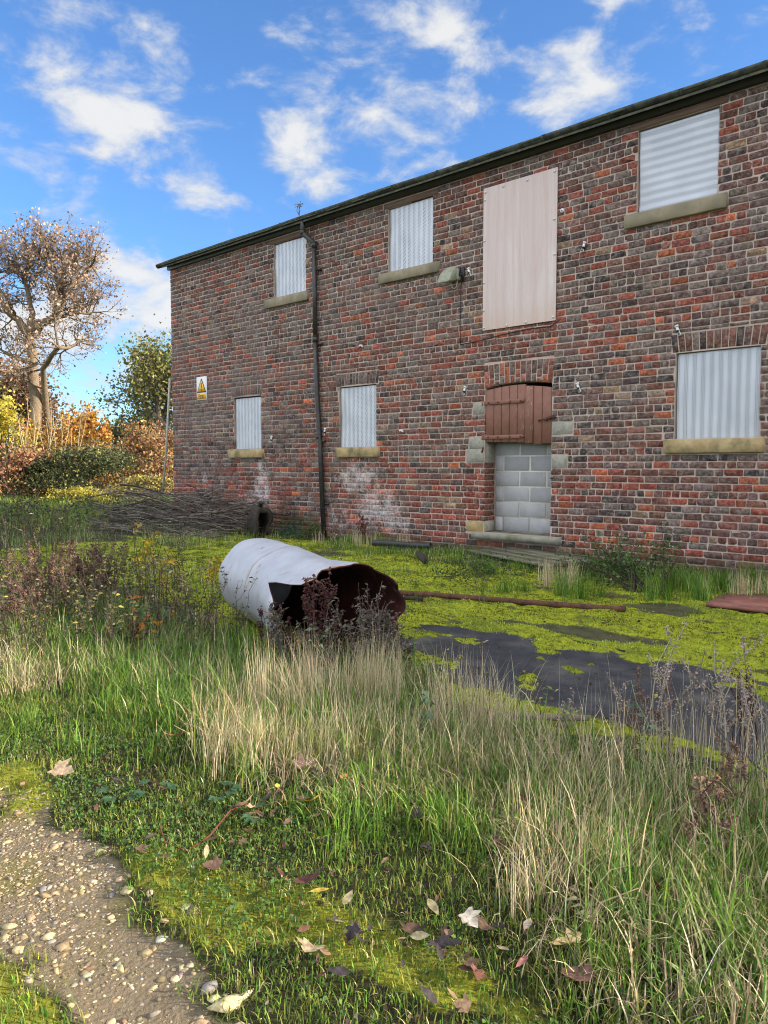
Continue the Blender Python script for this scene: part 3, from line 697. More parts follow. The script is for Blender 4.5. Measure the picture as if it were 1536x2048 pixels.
# fascia, gutter
mb = MB(); mb.box(X0 - .02, X1, -.075, -.012, 5.555, 5.735); mb.box(X0, X1, -.012, .05, ZT + .002, 5.70); mb.build("fascia_board", M_BLACK, B)
GZ, GY_ = 5.70, -.145
mb = MB(); n = 9; gxs = list(np.arange(X0 - .27, X1, 1.83)) + [X1]; V = []; 
pr = [(math.cos(math.pi + math.pi * k / (n - 1)) * .062, math.sin(math.pi + math.pi * k / (n - 1)) * .075) for k in range(n)]
pr2 = [(a * .92, b * .92) for a, b in pr][::-1]; prof = pr + pr2
gxf = np.linspace(X0 - .27, X1, 60)
for x in gxf:
    sag = .006 * math.sin(x * 1.3) + .004 * math.sin(x * 3.1)
    V += [(x, GY_ + a, GZ + sag + b) for a, b in prof]
m2 = len(prof); F = []
for k in range(len(gxf) - 1):
    for q in range(m2): F.append((k * m2 + q, k * m2 + (q + 1) % m2, (k + 1) * m2 + (q + 1) % m2, (k + 1) * m2 + q))
F.append(tuple(range(m2)))
mb.add(V, F); GUT = mb.build("gutter", M_GUTTER, B, smooth=True)
def ring(x, wd, sc):
    m1 = MB(); V = []
    for xx in (x - wd, x + wd): V += [(xx, GY_ + a * sc, GZ + b * sc) for a, b in pr]
    m1.add(V, [(q, q + 1, n + q + 1, n + q) for q in range(n - 1)] + [tuple(range(n)), tuple(range(n, 2 * n))[::-1]]); return m1
for x in list(np.arange(X0 + .35, X1, .92)): ring(x, .018, 1.06).build("gutter_bracket", M_GUTTER, GUT)
# downpipe
mb = MB(); DP = [(4.52, GY_, 5.64), (4.52, GY_, 5.42), (4.74, -.075, 5.20), (4.755, -.07, 3.52), (4.78, -.065, 2.6), (4.86, -.065, 1.6), (4.955, -.075, .02)]
mb.tube(DP[:2], .043, 12); mb.tube([DP[1], (4.55, GY_ + .01, 5.38), (4.71, -.08, 5.24), DP[2]], .043, 12); mb.tube(DP[2:4], .042, 12); mb.tube(DP[3:], .044, 12)
PIPE = mb.build("downpipe", M_PIPE, B, smooth=True)
for (x, z, y) in [(4.52, 5.43, GY_), (4.742, 5.18, -.075), (4.755, 3.53, -.07), (4.83, 1.80, -.066)]:
    m1 = MB(); m1.tube([(x, y, z - .045), (x, y, z + .045)], .051, 12); m1.tube([(x, y, z + .04), (x, y, z + .055)], .055, 12); m1.build("pipe_collar", M_PIPE, PIPE, smooth=False)
for (x, z) in [(4.748, 4.75), (4.755, 3.44), (4.83, 1.72), (4.92, .6)]:
    m1 = MB(); m1.box(x - .012, x + .12, -.055, -.02, z - .016, z + .016); m1.box(x + .09, x + .125, -.03, .0, z - .025, z + .025); m1.build("pipe_clip", M_PIPE, PIPE)

# doorway: quoins, ledge, infill blocks, hatch
for a, b, c, d, mm in QUO:
    mb = MB(); mb.bbox(a, b, -.012, .20, c, d, .012, j=.008); mb.build("quoin_stone", mm, B)
mb = MB()
N_ = 12; rows = []
for k in range(N_ + 1):
    x = 8.24 + (9.71 - 8.24) * k / N_; w1 = rnd.uniform(-.006, .006)
    rows.append([(x, -.10 + w1, .195 + abs(w1)), (x, -.105 + w1, .265), (x, -.09 + w1, .285), (x, .25, .298), (x, .25, .19)])
V = [p for r in rows for p in r]; F = []
for k in range(N_):
    for q in range(5): F.append((k * 5 + q, k * 5 + (q + 1) % 5, (k + 1) * 5 + (q + 1) % 5, (k + 1) * 5 + q))
F += [tuple(range(5))[::-1], tuple(N_ * 5 + q for q in range(5))]; mb.add(V, F)
mb.build("door_ledge", M_LEDGE, B)
mb = MB(); mb.box(8.405, 9.545, .262, .40, .27, 2.0); INF = mb.build("infill_wall", M_BLOCKMORTAR, B)
for r_ in range(6):
    z0 = .31 + r_ * .2255; x = 8.43 - (.30 if r_ % 2 == 0 else .02)
    first = True
    while x < 9.53:
        a, b = max(x, 8.43), min(x + .44, 9.53)
        if b - a > .06:
            mb = MB(); mb.bbox(a + .006, b - .008, .250 + rnd.uniform(0, .003), .30, z0, z0 + .2045, .004, j=.002); mb.build("block", M_BLOCK, INF)
        x += .4545
# door jamb bricks on the left reveal
jb = MB()
cJ = []
for r_ in range(4, 27):
    zc_ = .93 + (r_ - 10) * CH
    if .47 < zc_ < 1.30 or 1.73 < zc_ < 2.02:
        for (ya_, yb_) in ([(-.004, .10), (.11, .245)] if r_ % 2 else [(-.004, .215), (.225, .248)]):
            c_ = np.array(PAL[rnd.choice(['red', 'brn', 'purp', 'red'])]) * .8
            jb.bbox(8.40, 8.418, ya_, yb_, zc_ - CH / 2 + .006, zc_ + CH / 2 - .006, .004, tuple(c_))
o = jb.build("jamb_bricks", M_BRICK, B); o['kind'] = 'stuff'
a = o.data.attributes.new("wear", 'FLOAT', 'POINT'); a.data.foreach_set("value", np.full(len(o.data.vertices), .4, np.float32))
for z0_, z1_, xx_ in ((1.32, 1.70, 8.424), (.30, .46, 8.428)):
    mb = MB(); mb.bbox(8.401, xx_, .0, .245, z0_, z1_, .01, j=.004); mb.build("jamb_stone", M_STONE, B)
HATCH = MB(); HATCH.box(8.47, 9.50, .055, .085, 1.72, 1.80); HATCH.box(8.47, 9.50, .055, .085, 2.16, 2.24); HATCH = HATCH.build("hatch_door", M_DOOR, B)
edges = [8.415, 8.56, 8.695, 8.83, 8.965, 9.10, 9.235, 9.375, 9.525]
for k in range(8):
    a, b = edges[k] + .004, edges[k + 1] - .004; low = [1.63, 1.625, 1.625, 1.62, 1.615, 1.605, 1.585, 1.595][k]
    def tp(x): t = (x - 8.40) / 1.15; return 2.395 + .055 * (1 - (2 * t - 1) ** 2) - (.012 if k < 5 else .035)
    y = .012 + rnd.uniform(-.003, .003) - (.012 if k in (5,) else 0)
    V = [(a, y, low), (b, y, low), (b, y, tp(b)), (a, y, tp(a))]; c = [(a + .006, y - .006, low + .003), (b - .006, y - .006, low + .003), (b - .006, y - .006, tp(b) - .004), (a + .006, y - .006, tp(a) - .004)]
    V2 = [(p[0], y + .035, p[2]) for p in V]
    m1 = MB(); m1.add(c + V + V2, [(0, 1, 2, 3)] + [(4 + i, 4 + (i + 1) % 4, (i + 1) % 4, i) for i in range(4)] + [(8 + i, 8 + (i + 1) % 4, 4 + (i + 1) % 4, 4 + i) for i in range(4)]); m1.build("plank", M_DOOR, HATCH)
for zc_ in (1.70, 2.205):
    m1 = MB(); m1.bbox(8.375, 9.07, -.014, -.003, zc_ - .028, zc_ + .028, .004)
    m1.tube([(8.375, -.012, zc_ - .035), (8.375, -.012, zc_ + .035)], .014, 8)
    m1.tube([(9.06, -.008, zc_ - .0), (9.085, -.008, zc_)], .022, 6)
    hs = m1.build("hinge_strap", M_DOOR, HATCH)
    for x in (8.48, 8.65, 8.86, 9.04):
        m2_ = MB(); m2_.tube([(x, -.024, zc_), (x, -.012, zc_)], .012, 8); m2_.build("bolt_head", M_RUST, hs)
m1 = MB(); m1.tube([(9.33, -.022, 1.915), (9.60, -.022, 1.955)], .010, 6); m1.box(9.44, 9.47, -.03, -.002, 1.905, 1.955); m1.box(9.50, 9.525, -.03, -.002, 1.915, 1.965); m1.tube([(9.35, -.022, 1.918), (9.35, -.022, 1.885)], .008, 5); m1.build("bolt_latch", M_RUST, HATCH)
mb = MB(); mb.tube([(9.56, -.02, 1.98), (9.58, -.03, 1.93)], .012, 6); mb.tube([(8.37, -.015, 1.48), (8.40, -.03, 1.55)], .012, 6); mb.tube([(9.53, -.02, 1.11), (9.59, -.03, 1.115)], .01, 6); mb.build("hinge_pintle", M_RUST, B)
# plywood sheet over the loading door
n = 6; V = []; F = []
for i in range(n + 1):
    for j in range(n + 1):
        x = 8.375 + 1.215 * i / n; z = 3.262 + 2.035 * j / n; V.append((x, -.030 - .008 * math.sin(math.pi * i / n) * math.sin(math.pi * j / n), z))
for i in range(n):
    for j in range(n):
        a = i * (n + 1) + j; F.append((a, a + n + 1, a + n + 2, a + 1))
fr = [(8.375, 3.262), (9.59, 3.262), (9.59, 5.297), (8.375, 5.297)]
V2 = [(p, -.030, q) for p, q in fr] + [(p, -.012, q) for p, q in fr]; b0 = len(V); V += V2
F += [(b0 + 4 + i, b0 + 4 + (i + 1) % 4, b0 + (i + 1) % 4, b0 + i) for i in range(4)] + [(b0 + 4, b0 + 5, b0 + 6, b0 + 7)[::-1]]
PLY = mesh_np("plywood_panel", np.array(V) - np.array([8.375 - 0, 0, 3.262]), F, M_PLY, None); PLY.parent = B; PLY.location = Vector((8.375, 0, 3.262)) - B.location
for (x, z) in [(8.41, 5.24), (8.405, 5.13), (8.40, 4.55), (8.395, 3.95), (8.40, 3.55), (8.40, 3.30), (8.72, 5.25), (9.12, 5.24), (9.55, 5.25), (9.55, 4.62), (9.565, 4.15), (9.555, 3.31), (8.80, 3.29), (9.12, 3.295)]:
    m1 = MB(); m1.tube([(x, -.041, z), (x, -.03, z)], .015, 10); m1.build("screw_washer", M_STEEL, PLY)

# ------------------------------------------------------------------ fittings on the wall
t_ = thing("warning_sign", "small white and yellow danger sign with black bordered triangle near the wall corner", "sign", (1.09, 0, 2.91))
mb = MB(); mb.bbox(.905, 1.28, -.018, -.008, 2.665, 3.155, .003); mb.build("sign_plate", M_SIGNW, t_)
def poly(name, pts, y, m_, parent, th=.002):
    n = len(pts); V = [(p, y - th, q) for p, q in pts] + [(p, y, q) for p, q in pts]
    mm = MB(); mm.add(V, [tuple(range(n))] + [(n + i, n + (i + 1) % n, (i + 1) % n, i) for i in range(n)]); return mm.build(name, m_, parent)
cx = 1.092
poly("triangle_border", [(cx - .168, 2.822), (cx + .168, 2.822), (cx + .012, 3.112), (cx - .012, 3.112)], -.0185, M_SIGNK, t_)
poly("triangle_field", [(cx - .138, 2.839), (cx + .138, 2.839), (cx, 3.082)], -.0215, M_SIGNY, t_)
poly("exclamation_mark", [(cx - .010, 2.915), (cx + .010, 2.915), (cx + .016, 3.02), (cx - .016, 3.02)], -.0245, M_SIGNK, t_)
poly("exclamation_dot", [(cx + .015 * math.cos(q * math.pi / 4), 2.880 + .015 * math.sin(q * math.pi / 4)) for q in range(8)], -.0245, M_SIGNK, t_)
poly("text_panel", [(cx - .165, 2.685), (cx + .165, 2.685), (cx + .165, 2.797), (cx - .165, 2.797)], -.0185, M_SIGNY, t_)
fc = bpy.data.curves.new("lettering", 'FONT'); fc.body = "Danger"; fc.size = .078; fc.align_x = 'CENTER'; fc.extrude = .0006; fc.materials.append(M_SIGNK)
ftmp = bpy.data.objects.new("lettering_curve", fc); COL.objects.link(ftmp); bpy.context.view_layer.update()
fme = bpy.data.meshes.new_from_object(ftmp.evaluated_get(bpy.context.evaluated_depsgraph_get())); bpy.data.objects.remove(ftmp)
fo = bpy.data.objects.new("lettering", fme); link(fo, t_); fo.rotation_euler = (math.pi / 2, 0, 0); fo.location = Vector((cx, -.0225, 2.738)) - t_.location
for q, (a, b) in enumerate([(-.075, -.02), (-.01, .035), (.045, .08)]): poly("small_print", [(cx + a, 2.703), (cx + b, 2.703), (cx + b, 2.712), (cx + a, 2.712)], -.0205, M_SIGNK, t_, .0008)

t_ = thing("floodlight", "old grey lichened floodlight with looped cable, right of an upper window sill", "floodlight", (7.9, -.05, 4.28))
mb = MB()
prof = [(-.29, 3.995), (-.28, 4.02), (-.20, 4.16), (-.12, 4.235), (-.06, 4.235), (-.06, 4.05)]
V = []
for x, sc_ in ((7.72, .86), (7.75, 1.0), (7.93, 1.0), (7.96, .86)):
    V += [(x, -.17 + (p + .17) * sc_ - .02, 4.12 + (q - 4.12) * sc_) for p, q in prof]
k6 = len(prof); F = []
for k in range(3):
    for q in range(k6): F.append((k * k6 + q, (k + 1) * k6 + q, (k + 1) * k6 + (q + 1) % k6, k * k6 + (q + 1) % k6))
F += [tuple(range(k6)), tuple(3 * k6 + q for q in range(k6))[::-1]]
mb.add(V, F); mb.build("lamp_housing", M_LAMPGREY, t_)
mb = MB(); mb.bbox(7.945, 7.985, -.13, -.055, 4.05, 4.21, .006); mb.build("gear_box", M_LAMPGREY, t_)
mb = MB(); mb.box(7.97, 8.005, -.10, -.0, 4.11, 4.14); mb.box(7.98, 8.02, -.03, -.008, 4.03, 4.25); mb.box(7.97, 8.0, -.10, -.07, 4.11, 4.24); mb.build("wall_arm", M_BLACK, t_)
mb = MB(); mb.tube([(7.84, -.12, 4.05)] + [(7.90 - .05 * math.cos(q), -.10, 4.0 - .065 * math.sin(q)) for q in np.linspace(0, math.pi, 9)] + [(7.95, -.09, 4.06)], .007, 6); mb.build("cable_loop", M_CABLE, t_)
mb = MB(); mb.tube([(7.97, -.014, 4.04), (7.955, -.014, 3.9), (7.945, -.014, 3.4), (7.95, -.013, 3.16), (7.953, -.013, 3.11)], .006, 5); mb.tube([(7.955, -.014, 3.11), (8.25, -.014, 3.12), (8.7, -.014, 3.17), (9.2, -.014, 3.20), (9.5, -.014, 3.19), (9.66, -.014, 3.27)], .006, 5); mb.build("wall_cable", M_BLACK, t_)
# white plastic cable clips left in the wall
CLIPS = [(9.66, 4.71, 0, "round white plastic disc beside the plywood panel's right edge"), (9.99, 4.165, 1, "white wall clip right of the plywood panel, below its middle"),
         (8.04, 2.405, 1, "white wall clip left of the brown hatch"), (9.95, 2.325, -1, "white wall clip right of the brown hatch"), (11.28, 2.925, -1, "white wall clip on the brick arch of the right ground floor window"),
         (5.85, 3.31, 2, "white wall clip above the ground floor window right of the downpipe"), (6.77, 1.85, 2, "white wall clip lower right of the middle ground floor window"), (3.42, 1.78, 1, "white wall clip right of the far ground floor window"),
         (4.93, 1.88, 1, "white wall clip just right of the downpipe"), (8.12, 4.15, -1, "white wall clip between the floodlight and the plywood panel")]
for (x, z, k, lab) in CLIPS:
    t_ = thing("wall_clip", lab, "wall clip", (x, 0, z), "white clips left on the brick wall")
    mb = MB()
    if k == 0: mb.tube([(x, -.022, z), (x, -.004, z)], .028, 12); mb.build("disc", M_PLASTIC, t_); m1 = MB(); m1.tube([(x, -.026, z), (x, -.021, z)], .009, 8); m1.build("screw", M_RUST, t_); continue
    if k == 2: mb.bbox(x - .035, x + .03, -.045, -.004, z - .014, z + .014, .005); mb.bbox(x + .02, x + .04, -.045, -.005, z - .03, z - .008, .004); mb.build("strap", M_PLASTIC, t_)
    else:
        d = np.array([.35 * k, 1.0]); d /= np.linalg.norm(d); n_ = np.array([d[1], -d[0]])
        for s0, s1, wd in ((-.055, .055, .014), (.044, .07, .022), (-.067, -.034, .02)):
            V = []
            for yy in (-.035, -.012):
                for s_, g in ((s0, -1), (s1, -1), (s1, 1), (s0, 1)): V.append((x + d[0] * s_ + n_[0] * wd * g, yy, z + d[1] * s_ + n_[1] * wd * g))
            mb.add(V, [(0, 1, 2, 3)[::-1], (4, 5, 6, 7), (0, 1, 5, 4), (1, 2, 6, 5), (2, 3, 7, 6), (3, 0, 4, 7)])
        mb.build("strap", M_PLASTIC, t_)
    m1 = MB(); m1.tube([(x, -.035, z - .01), (x, .0, z - .01)], .018, 6); m1.build("fixing", M_SIGNK, t_)

# ------------------------------------------------------------------ vegetation helpers
def blades(name, x, y, H, W, az, lean, col, label=None, seg=3, mat_=None, z=None, parent=None):
    n = len(x); z = ground_h(x, y) if z is None else z
    t = np.linspace(0, 1, seg + 1)[None, :]
    ln = np.maximum(np.abs(lean), .02)[:, None]
    hz = H[:, None] * (1 - np.cos(ln * t)) / ln; vt = H[:, None] * np.sin(ln * t) / ln
    cx_ = x[:, None] + np.cos(az)[:, None] * hz; cy_ = y[:, None] + np.sin(az)[:, None] * hz; cz_ = z[:, None] + vt - .004
    tw = az + np.pi / 2 + rg.normal(0, .5, n); wd = W[:, None] * .5 * (1 - t * .85) * (1 + 0 * hz)
    dx, dy = np.cos(tw)[:, None] * wd, np.sin(tw)[:, None] * wd
    Lf = np.stack([cx_ - dx, cy_ - dy, cz_], -1); Rt = np.stack([cx_ + dx, cy_ + dy, cz_], -1)
    V = np.stack([Lf[:, :-1], Rt[:, :-1]], 2).reshape(n, seg * 2, 3); tip = np.stack([cx_[:, -1], cy_[:, -1], cz_[:, -1]], -1)[:, None]
    V = np.concatenate([V, tip], 1); m_ = seg * 2 + 1; off = np.arange(n)[:, None] * m_
    Q = np.concatenate([np.stack([off + 2 * k, off + 2 * k + 1, off + 2 * k + 3, off + 2 * k + 2], -1).reshape(-1, 4) for k in range(seg - 1)]) if seg > 1 else np.zeros((0, 4), int)
    T = np.stack([off + 2 * seg - 2, off + 2 * seg - 1, off + 2 * seg], -1).reshape(-1, 3)
    fs = [Q, T] if seg > 1 else [T]
    o = mesh_np(name, V.reshape(-1, 3), fs, mat_ or M_BLADE, parent, np.repeat(col, m_, 0))
    o['kind'] = 'stuff'
    if label: o['label'] = label
    return o
def scatter(n, x0, x1, y0, y1, dens=None, m=200):
    x = rg.uniform(x0, x1, n); y = rg.uniform(y0, y1, n); k = inview(x, y, 0, m)
    x, y = x[k], y[k]
    if dens is not None:
        k = rg.random(len(x)) < dens(x, y); x, y = x[k], y[k]
    return x, y
def palette(n, cols, wts, sd_=.18):
    c = np.array(cols)[rg.choice(len(cols), n, p=np.array(wts) / sum(wts))]
    return np.clip(c * np.exp(rg.normal(0, sd_, (n, 1))) * (1 + rg.normal(0, .05, (n, 3))), .003, .9)
GREENS = [(.085, .185, .022), (.125, .25, .028), (.06, .13, .022), (.18, .275, .04), (.25, .285, .065)]
STRAW = [(.62, .52, .31), (.54, .45, .27), (.46, .38, .23), (.70, .60, .40), (.36, .28, .17)]
def near_drum(x, y):
    d = np.array([11.72 - 9.85, -6.08 + 5.33]); L = np.hypot(*d); d = d / L
    s_ = (x - 9.85) * d[0] + (y + 5.33) * d[1]; q = -(x - 9.85) * d[1] + (y + 5.33) * d[0]
    return (s_ > -.05) & (s_ < L + .02) & (np.abs(q) < .34)

# verge grass
def d_verge(x, y):
    g, a, mo, yd = weights(x, y)
    d = (1 - np.clip(g * 1.3, 0, 1)) * (1 - .45 * mo * (y < -7.6)) * (.25 + .75 * sstep(.22, .5, fbm(x, y, 3.2, 51))) 
    return np.clip(d, 0, 1) * sstep(-6.0, -6.3, y + .38 * (x > 12.5) * sstep(12.3, 12.9, x) + .4 * (fbm(x, y, 1.2, 52) - .5)) * (~near_drum(x, y))
x, y = scatter(250000, 7.5, 16.0, -8.9, -5.9, d_verge, 120)
n = len(x)
TL = lambda x: np.interp(x, [11.0, 12.2, 12.9, 13.5, 13.9, 14.3], [-7.75, -7.70, -7.62, -7.47, -7.50, -7.9])
tall = sstep(-.12, .55, y - TL(x) + .45 * (fbm(x, y, 1.3, 53) - .5))
H = (.018 + .035 * rg.random(n) + tall * (.02 + rg.gamma(2.2, .040, n))); H = np.minimum(H, .34)
c = palette(n, GREENS, [3, 3, 3, 1.5, .8]); ol = rg.random(n) < .5 * (1 - tall); c[ol] = palette(ol.sum(), [(.20, .21, .04), (.27, .26, .05), (.15, .19, .04)], [2, 1, 2])
dry = rg.random(n) < (.025 + .06 * tall + .30 * tall * sstep(.4, .65, fbm(x, y, 1.7, 55)) + .12 * (x > 12.8) * tall); c[dry] = palette(dry.sum(), STRAW, [2, 3, 3, 1, 2])
blades("verge_grass", x, y, H, rg.uniform(.0026, .0064, n) * (1 + .45 * (H > .12)), rg.uniform(0, 2 * np.pi, n), rg.gamma(2.5, .5, n), c, "green and straw grass of the rough verge")
x, y = scatter(70000, 8.5, 15.8, -8.0, -6.0, lambda x, y: d_verge(x, y) * sstep(-.15, .3, y - TL(x)) * sstep(.35, .6, fbm(x, y, 2.1, 57)), 100); n = len(x)
blades("thatch", x, y, rg.uniform(.05, .16, n), rg.uniform(.002, .005, n), rg.uniform(0, 2 * np.pi, n), rg.uniform(1.1, 2.4, n), palette(n, STRAW + [(.17, .12, .08), (.11, .08, .055)], [1, 2, 3, .6, 3, 3, 2]), "matted dead thatch at the base of the grass", z=ground_h(x, y) + rg.uniform(0, .03, n))
# tall dry grass in tufts
def tufts(name, cen, per, hmin, hmax, spread, cols, wts, wmin=.0018, wmax=.0036, leanm=.35, az0=None, label=None):
    X, Y, Hh, A, Ln = [], [], [], [], []
    for (tx, ty, s_) in cen:
        taz = rnd.uniform(0, 6.28); tl = math.exp(rnd.gauss(0, .5))
        k = int(per * s_ * rnd.uniform(.7, 1.3)); r_ = np.abs(rg.normal(0, spread * s_ ** .5, k)); q = rg.uniform(0, 2 * np.pi, k)
        X.append(tx + r_ * np.cos(q)); Y.append(ty + r_ * np.sin(q)); Hh.append(rg.uniform(hmin, hmax, k) * rnd.uniform(.75, 1.1)); 
        A.append(taz + rg.normal(0, .95, k)); Ln.append(np.abs(rg.normal(leanm * tl, leanm * .7, k)))
    X, Y, Hh, A, Ln = map(np.concatenate, (X, Y, Hh, A, Ln)); n = len(X)
    return blades(name, X, Y, Hh, rg.uniform(wmin, wmax, n), A, Ln, palette(n, cols, wts), label, 4)
cen = []
for _ in range(120): cen.append((*gnd(rnd.uniform(400, 860), rnd.uniform(1395, 1570)), rnd.uniform(.3, 1.2)))
for _ in range(34): cen.append((*gnd(rnd.gauss(960, 60), rnd.uniform(1500, 1610)), rnd.uniform(.3, 1.1)))
for _ in range(95): cen.append((*gnd(rnd.uniform(1020, 1580), rnd.uniform(1580, 1860)), rnd.uniform(.2, .8)))
for _ in range(70): cen.append((*gnd(rnd.uniform(0, 440), rnd.uniform(1245, 1400)), rnd.uniform(.3, .9)))
tufts("dry_grass", cen, 52, .10, .30, .085, STRAW + GREENS[2:5], [2.5, 3, 2, 1.5, 1.5, 1.3, 1.6, 1.3], .0024, .0050, leanm=.8, label="bleached tufts of long grass along the verge")
cen = [(*gnd(rnd.uniform(520, 800), rnd.uniform(1420, 1475)), rnd.uniform(.6, 1.2)) for _ in range(30)] + [(*gnd(rnd.gauss(930, 60), rnd.uniform(1480, 1540)), rnd.uniform(.5, 1)) for _ in range(14)]
tufts("bent_straw", cen, 42, .24, .48, .07, STRAW, [3, 3, 2, 3, 1.5], .0020, .0042, leanm=.34, label="tall bleached straw in front of the tank")
cen = [(*gnd(rnd.uniform(1120, 1540), rnd.uniform(1480, 1720)), rnd.uniform(.3, 1)) for _ in range(40)]
tufts("flowering_stalks", cen, 7, .32, .62, .05, STRAW + [(.33, .27, .22)], [2, 3, 3, 2, 2, 3], .0022, .0038, .22, label="tall dead stalks at the right of the verge")
# lush green tufts
cen = []
for _ in range(110):
    px_, py_ = rnd.choice([(rnd.uniform(-30, 380), rnd.uniform(1340, 1540)), (rnd.uniform(640, 1050), rnd.uniform(1580, 1740)), (rnd.uniform(1200, 1540), rnd.uniform(1700, 2040)), (rnd.uniform(420, 900), rnd.uniform(1500, 1660)), (rnd.uniform(1000, 1540), rnd.uniform(1620, 1800))])
    cen.append((*gnd(px_, py_), rnd.uniform(.4, 1)))
tufts("lush_grass", cen, 55, .06, .20, .07, GREENS, [2, 4, 1, 3, 1.5], .0040, .0078, .95, label="lush green grass tufts on the verge")
# grass in the yard along the wall
def d_yard(x, y):
    return sstep(.45, .62, fbm(x, y, 1.1, 71)) * sstep(-2.0, -.9, y + .8 * (fbm(x, y, .9, 72) - .5)) * (y < -.03)
x, y = scatter(60000, 2, 15, -2.6, -.02, d_yard); n = len(x)
c = palette(n, GREENS + STRAW[:2], [3, 2, 3, 1, .6, .5, .5])
blades("wall_foot_grass", x, y, rg.uniform(.05, .17, n), rg.uniform(.004, .008, n), rg.uniform(0, 2 * np.pi, n), rg.gamma(2.5, .4, n), c, "grass along the foot of the brick wall", 2)
cen = [(*gnd(a, b), s_) for a, b, s_ in [(1380, 1190, 1.4), (1340, 1180, 1.1), (1440, 1185, 1.1), (1330, 1205, .7), (1400, 1205, .8), (1130, 1190, .8), (1160, 1200, .7), (1500, 1165, .9), (1300, 1205, .6), (1200, 1195, .5), (1010, 1190, .6), (1050, 1185, .5), (980, 1150, .5), (760, 1095, .4), (700, 1090, .5)]]
tufts("yard_tussock", cen, 160, .18, .36, .13, GREENS[:4], [2, 4, 1, 2], .004, .008, .8, label="long green tussocks by the wall")
cen = [(*gnd(1130 + rnd.gauss(0, 22), 1172 + rnd.gauss(0, 6)), .8) for _ in range(7)] + [(*gnd(730 + rnd.gauss(0, 45), 1092), .5) for _ in range(8)] + [(*gnd(1470 + rnd.gauss(0, 40), 1200), .5) for _ in range(6)]
tufts("pale_yard_grass", cen, 60, .18, .34, .07, STRAW, [3, 2, 2, 3, 1], .003, .006, .4, label="pale dead grass tufts in the yard")
# far left rough grass
def d_left(x, y): return sstep(.3, .6, fbm(x, y, .8, 75)) * (y < -.6 + .0 * x) * (~near_drum(x, y)) * (1 - .85 * weights(x, y)[2])
x, y = scatter(70000, -3, 11, -7.2, 0.2, d_left, 80); k = (to_px(np.stack([x, y, 0 * x], -1))[0] < 560); x, y = x[k], y[k]; n = len(x)
blades("rough_grass", x, y, rg.uniform(.06, .26, n), rg.uniform(.003, .007, n), rg.uniform(0, 2 * np.pi, n), rg.gamma(2.3, .4, n), palette(n, GREENS + STRAW, [2, 2, 3, 1.5, 1, .8, .8, .8, .4, .4]), "rough grass among the weeds left of the tank")
x, y = scatter(40000, -16, 0, -3, 8, lambda x, y: sstep(.3, .55, fbm(x, y, .5, 76)), 40); n = len(x)
blades("field_grass", x, y, rg.uniform(.12, .4, n), rg.uniform(.012, .02, n), rg.uniform(0, 2 * np.pi, n), rg.gamma(2.3, .35, n), palette(n, GREENS + [(.35, .33, .08)], [2, 3, 1, 2, 2, 2]), "long grass beyond the end of the building", 2)
# moss carpets: short upright shoots
def d_moss(x, y): return weights(x, y)[2]
x, y = scatter(330000, 3, 15.5, -9.4, -.8, d_moss, 60); n = len(x)
pxd = to_px(np.stack([x, y, 0 * x], -1))[2]
yel = sstep(-7, -7.8, y)[:, None]
c = palette(n, [(.38, .46, .04), (.32, .41, .04), (.47, .52, .075), (.20, .27, .035)], [3, 3, 1.6, 1.2]); c = c * (1 - yel) + c * np.array([.82, .70, .7]) * yel; mv = ((.42 + .85 * sstep(.32, .62, fbm(x, y, 9, 95))) * (.48 + .56 * sstep(.34, .58, fbm(x, y * 1.4, .9, 98)) * (1 - .45 * sstep(-2.6, -1.4, y))))[:, None] * (.7 + .45 * vnoise(x, y, 2.2, 96))[:, None]; c = c * np.minimum(mv, 1.15) * np.array([1, 1, 1.05])
blades("moss", x, y, rg.uniform(.008, .024, n) * (.6 + .8 * fbm(x, y, 9, 95)), .004 + .0012 * pxd * rg.uniform(.6, 1.3, n), rg.uniform(0, 2 * np.pi, n), rg.gamma(2, .4, n), c, "bright yellow green moss carpets", 1)
x, y = scatter(9000, 5, 15.5, -6.2, -.6, lambda x, y: .10 + .8 * sstep(.55, .7, fbm(x, y, 1.3, 97)), 60); n = len(x)
leaf_cloud_args = (np.stack([x, y, ground_h(x, y) + rg.uniform(.006, .03, n)], -1), .03, [(.12, .08, .055), (.20, .15, .10), (.06, .045, .04), (.42, .38, .26), (.30, .26, .08)], [4, 3, 3, .7, .8])
cen = [(*gnd(rnd.uniform(430, 1540), rnd.triangular(1110, 1250, 1150)), rnd.uniform(.25, .8)) for _ in range(75)]
tufts("moss_grass", cen, 45, .04, .14, .09, GREENS[:3] + [(.07, .10, .05), (.20, .18, .09)], [3, 2, 3, 3, 1], .004, .007, .9, label="small dark grass tufts growing through the moss")
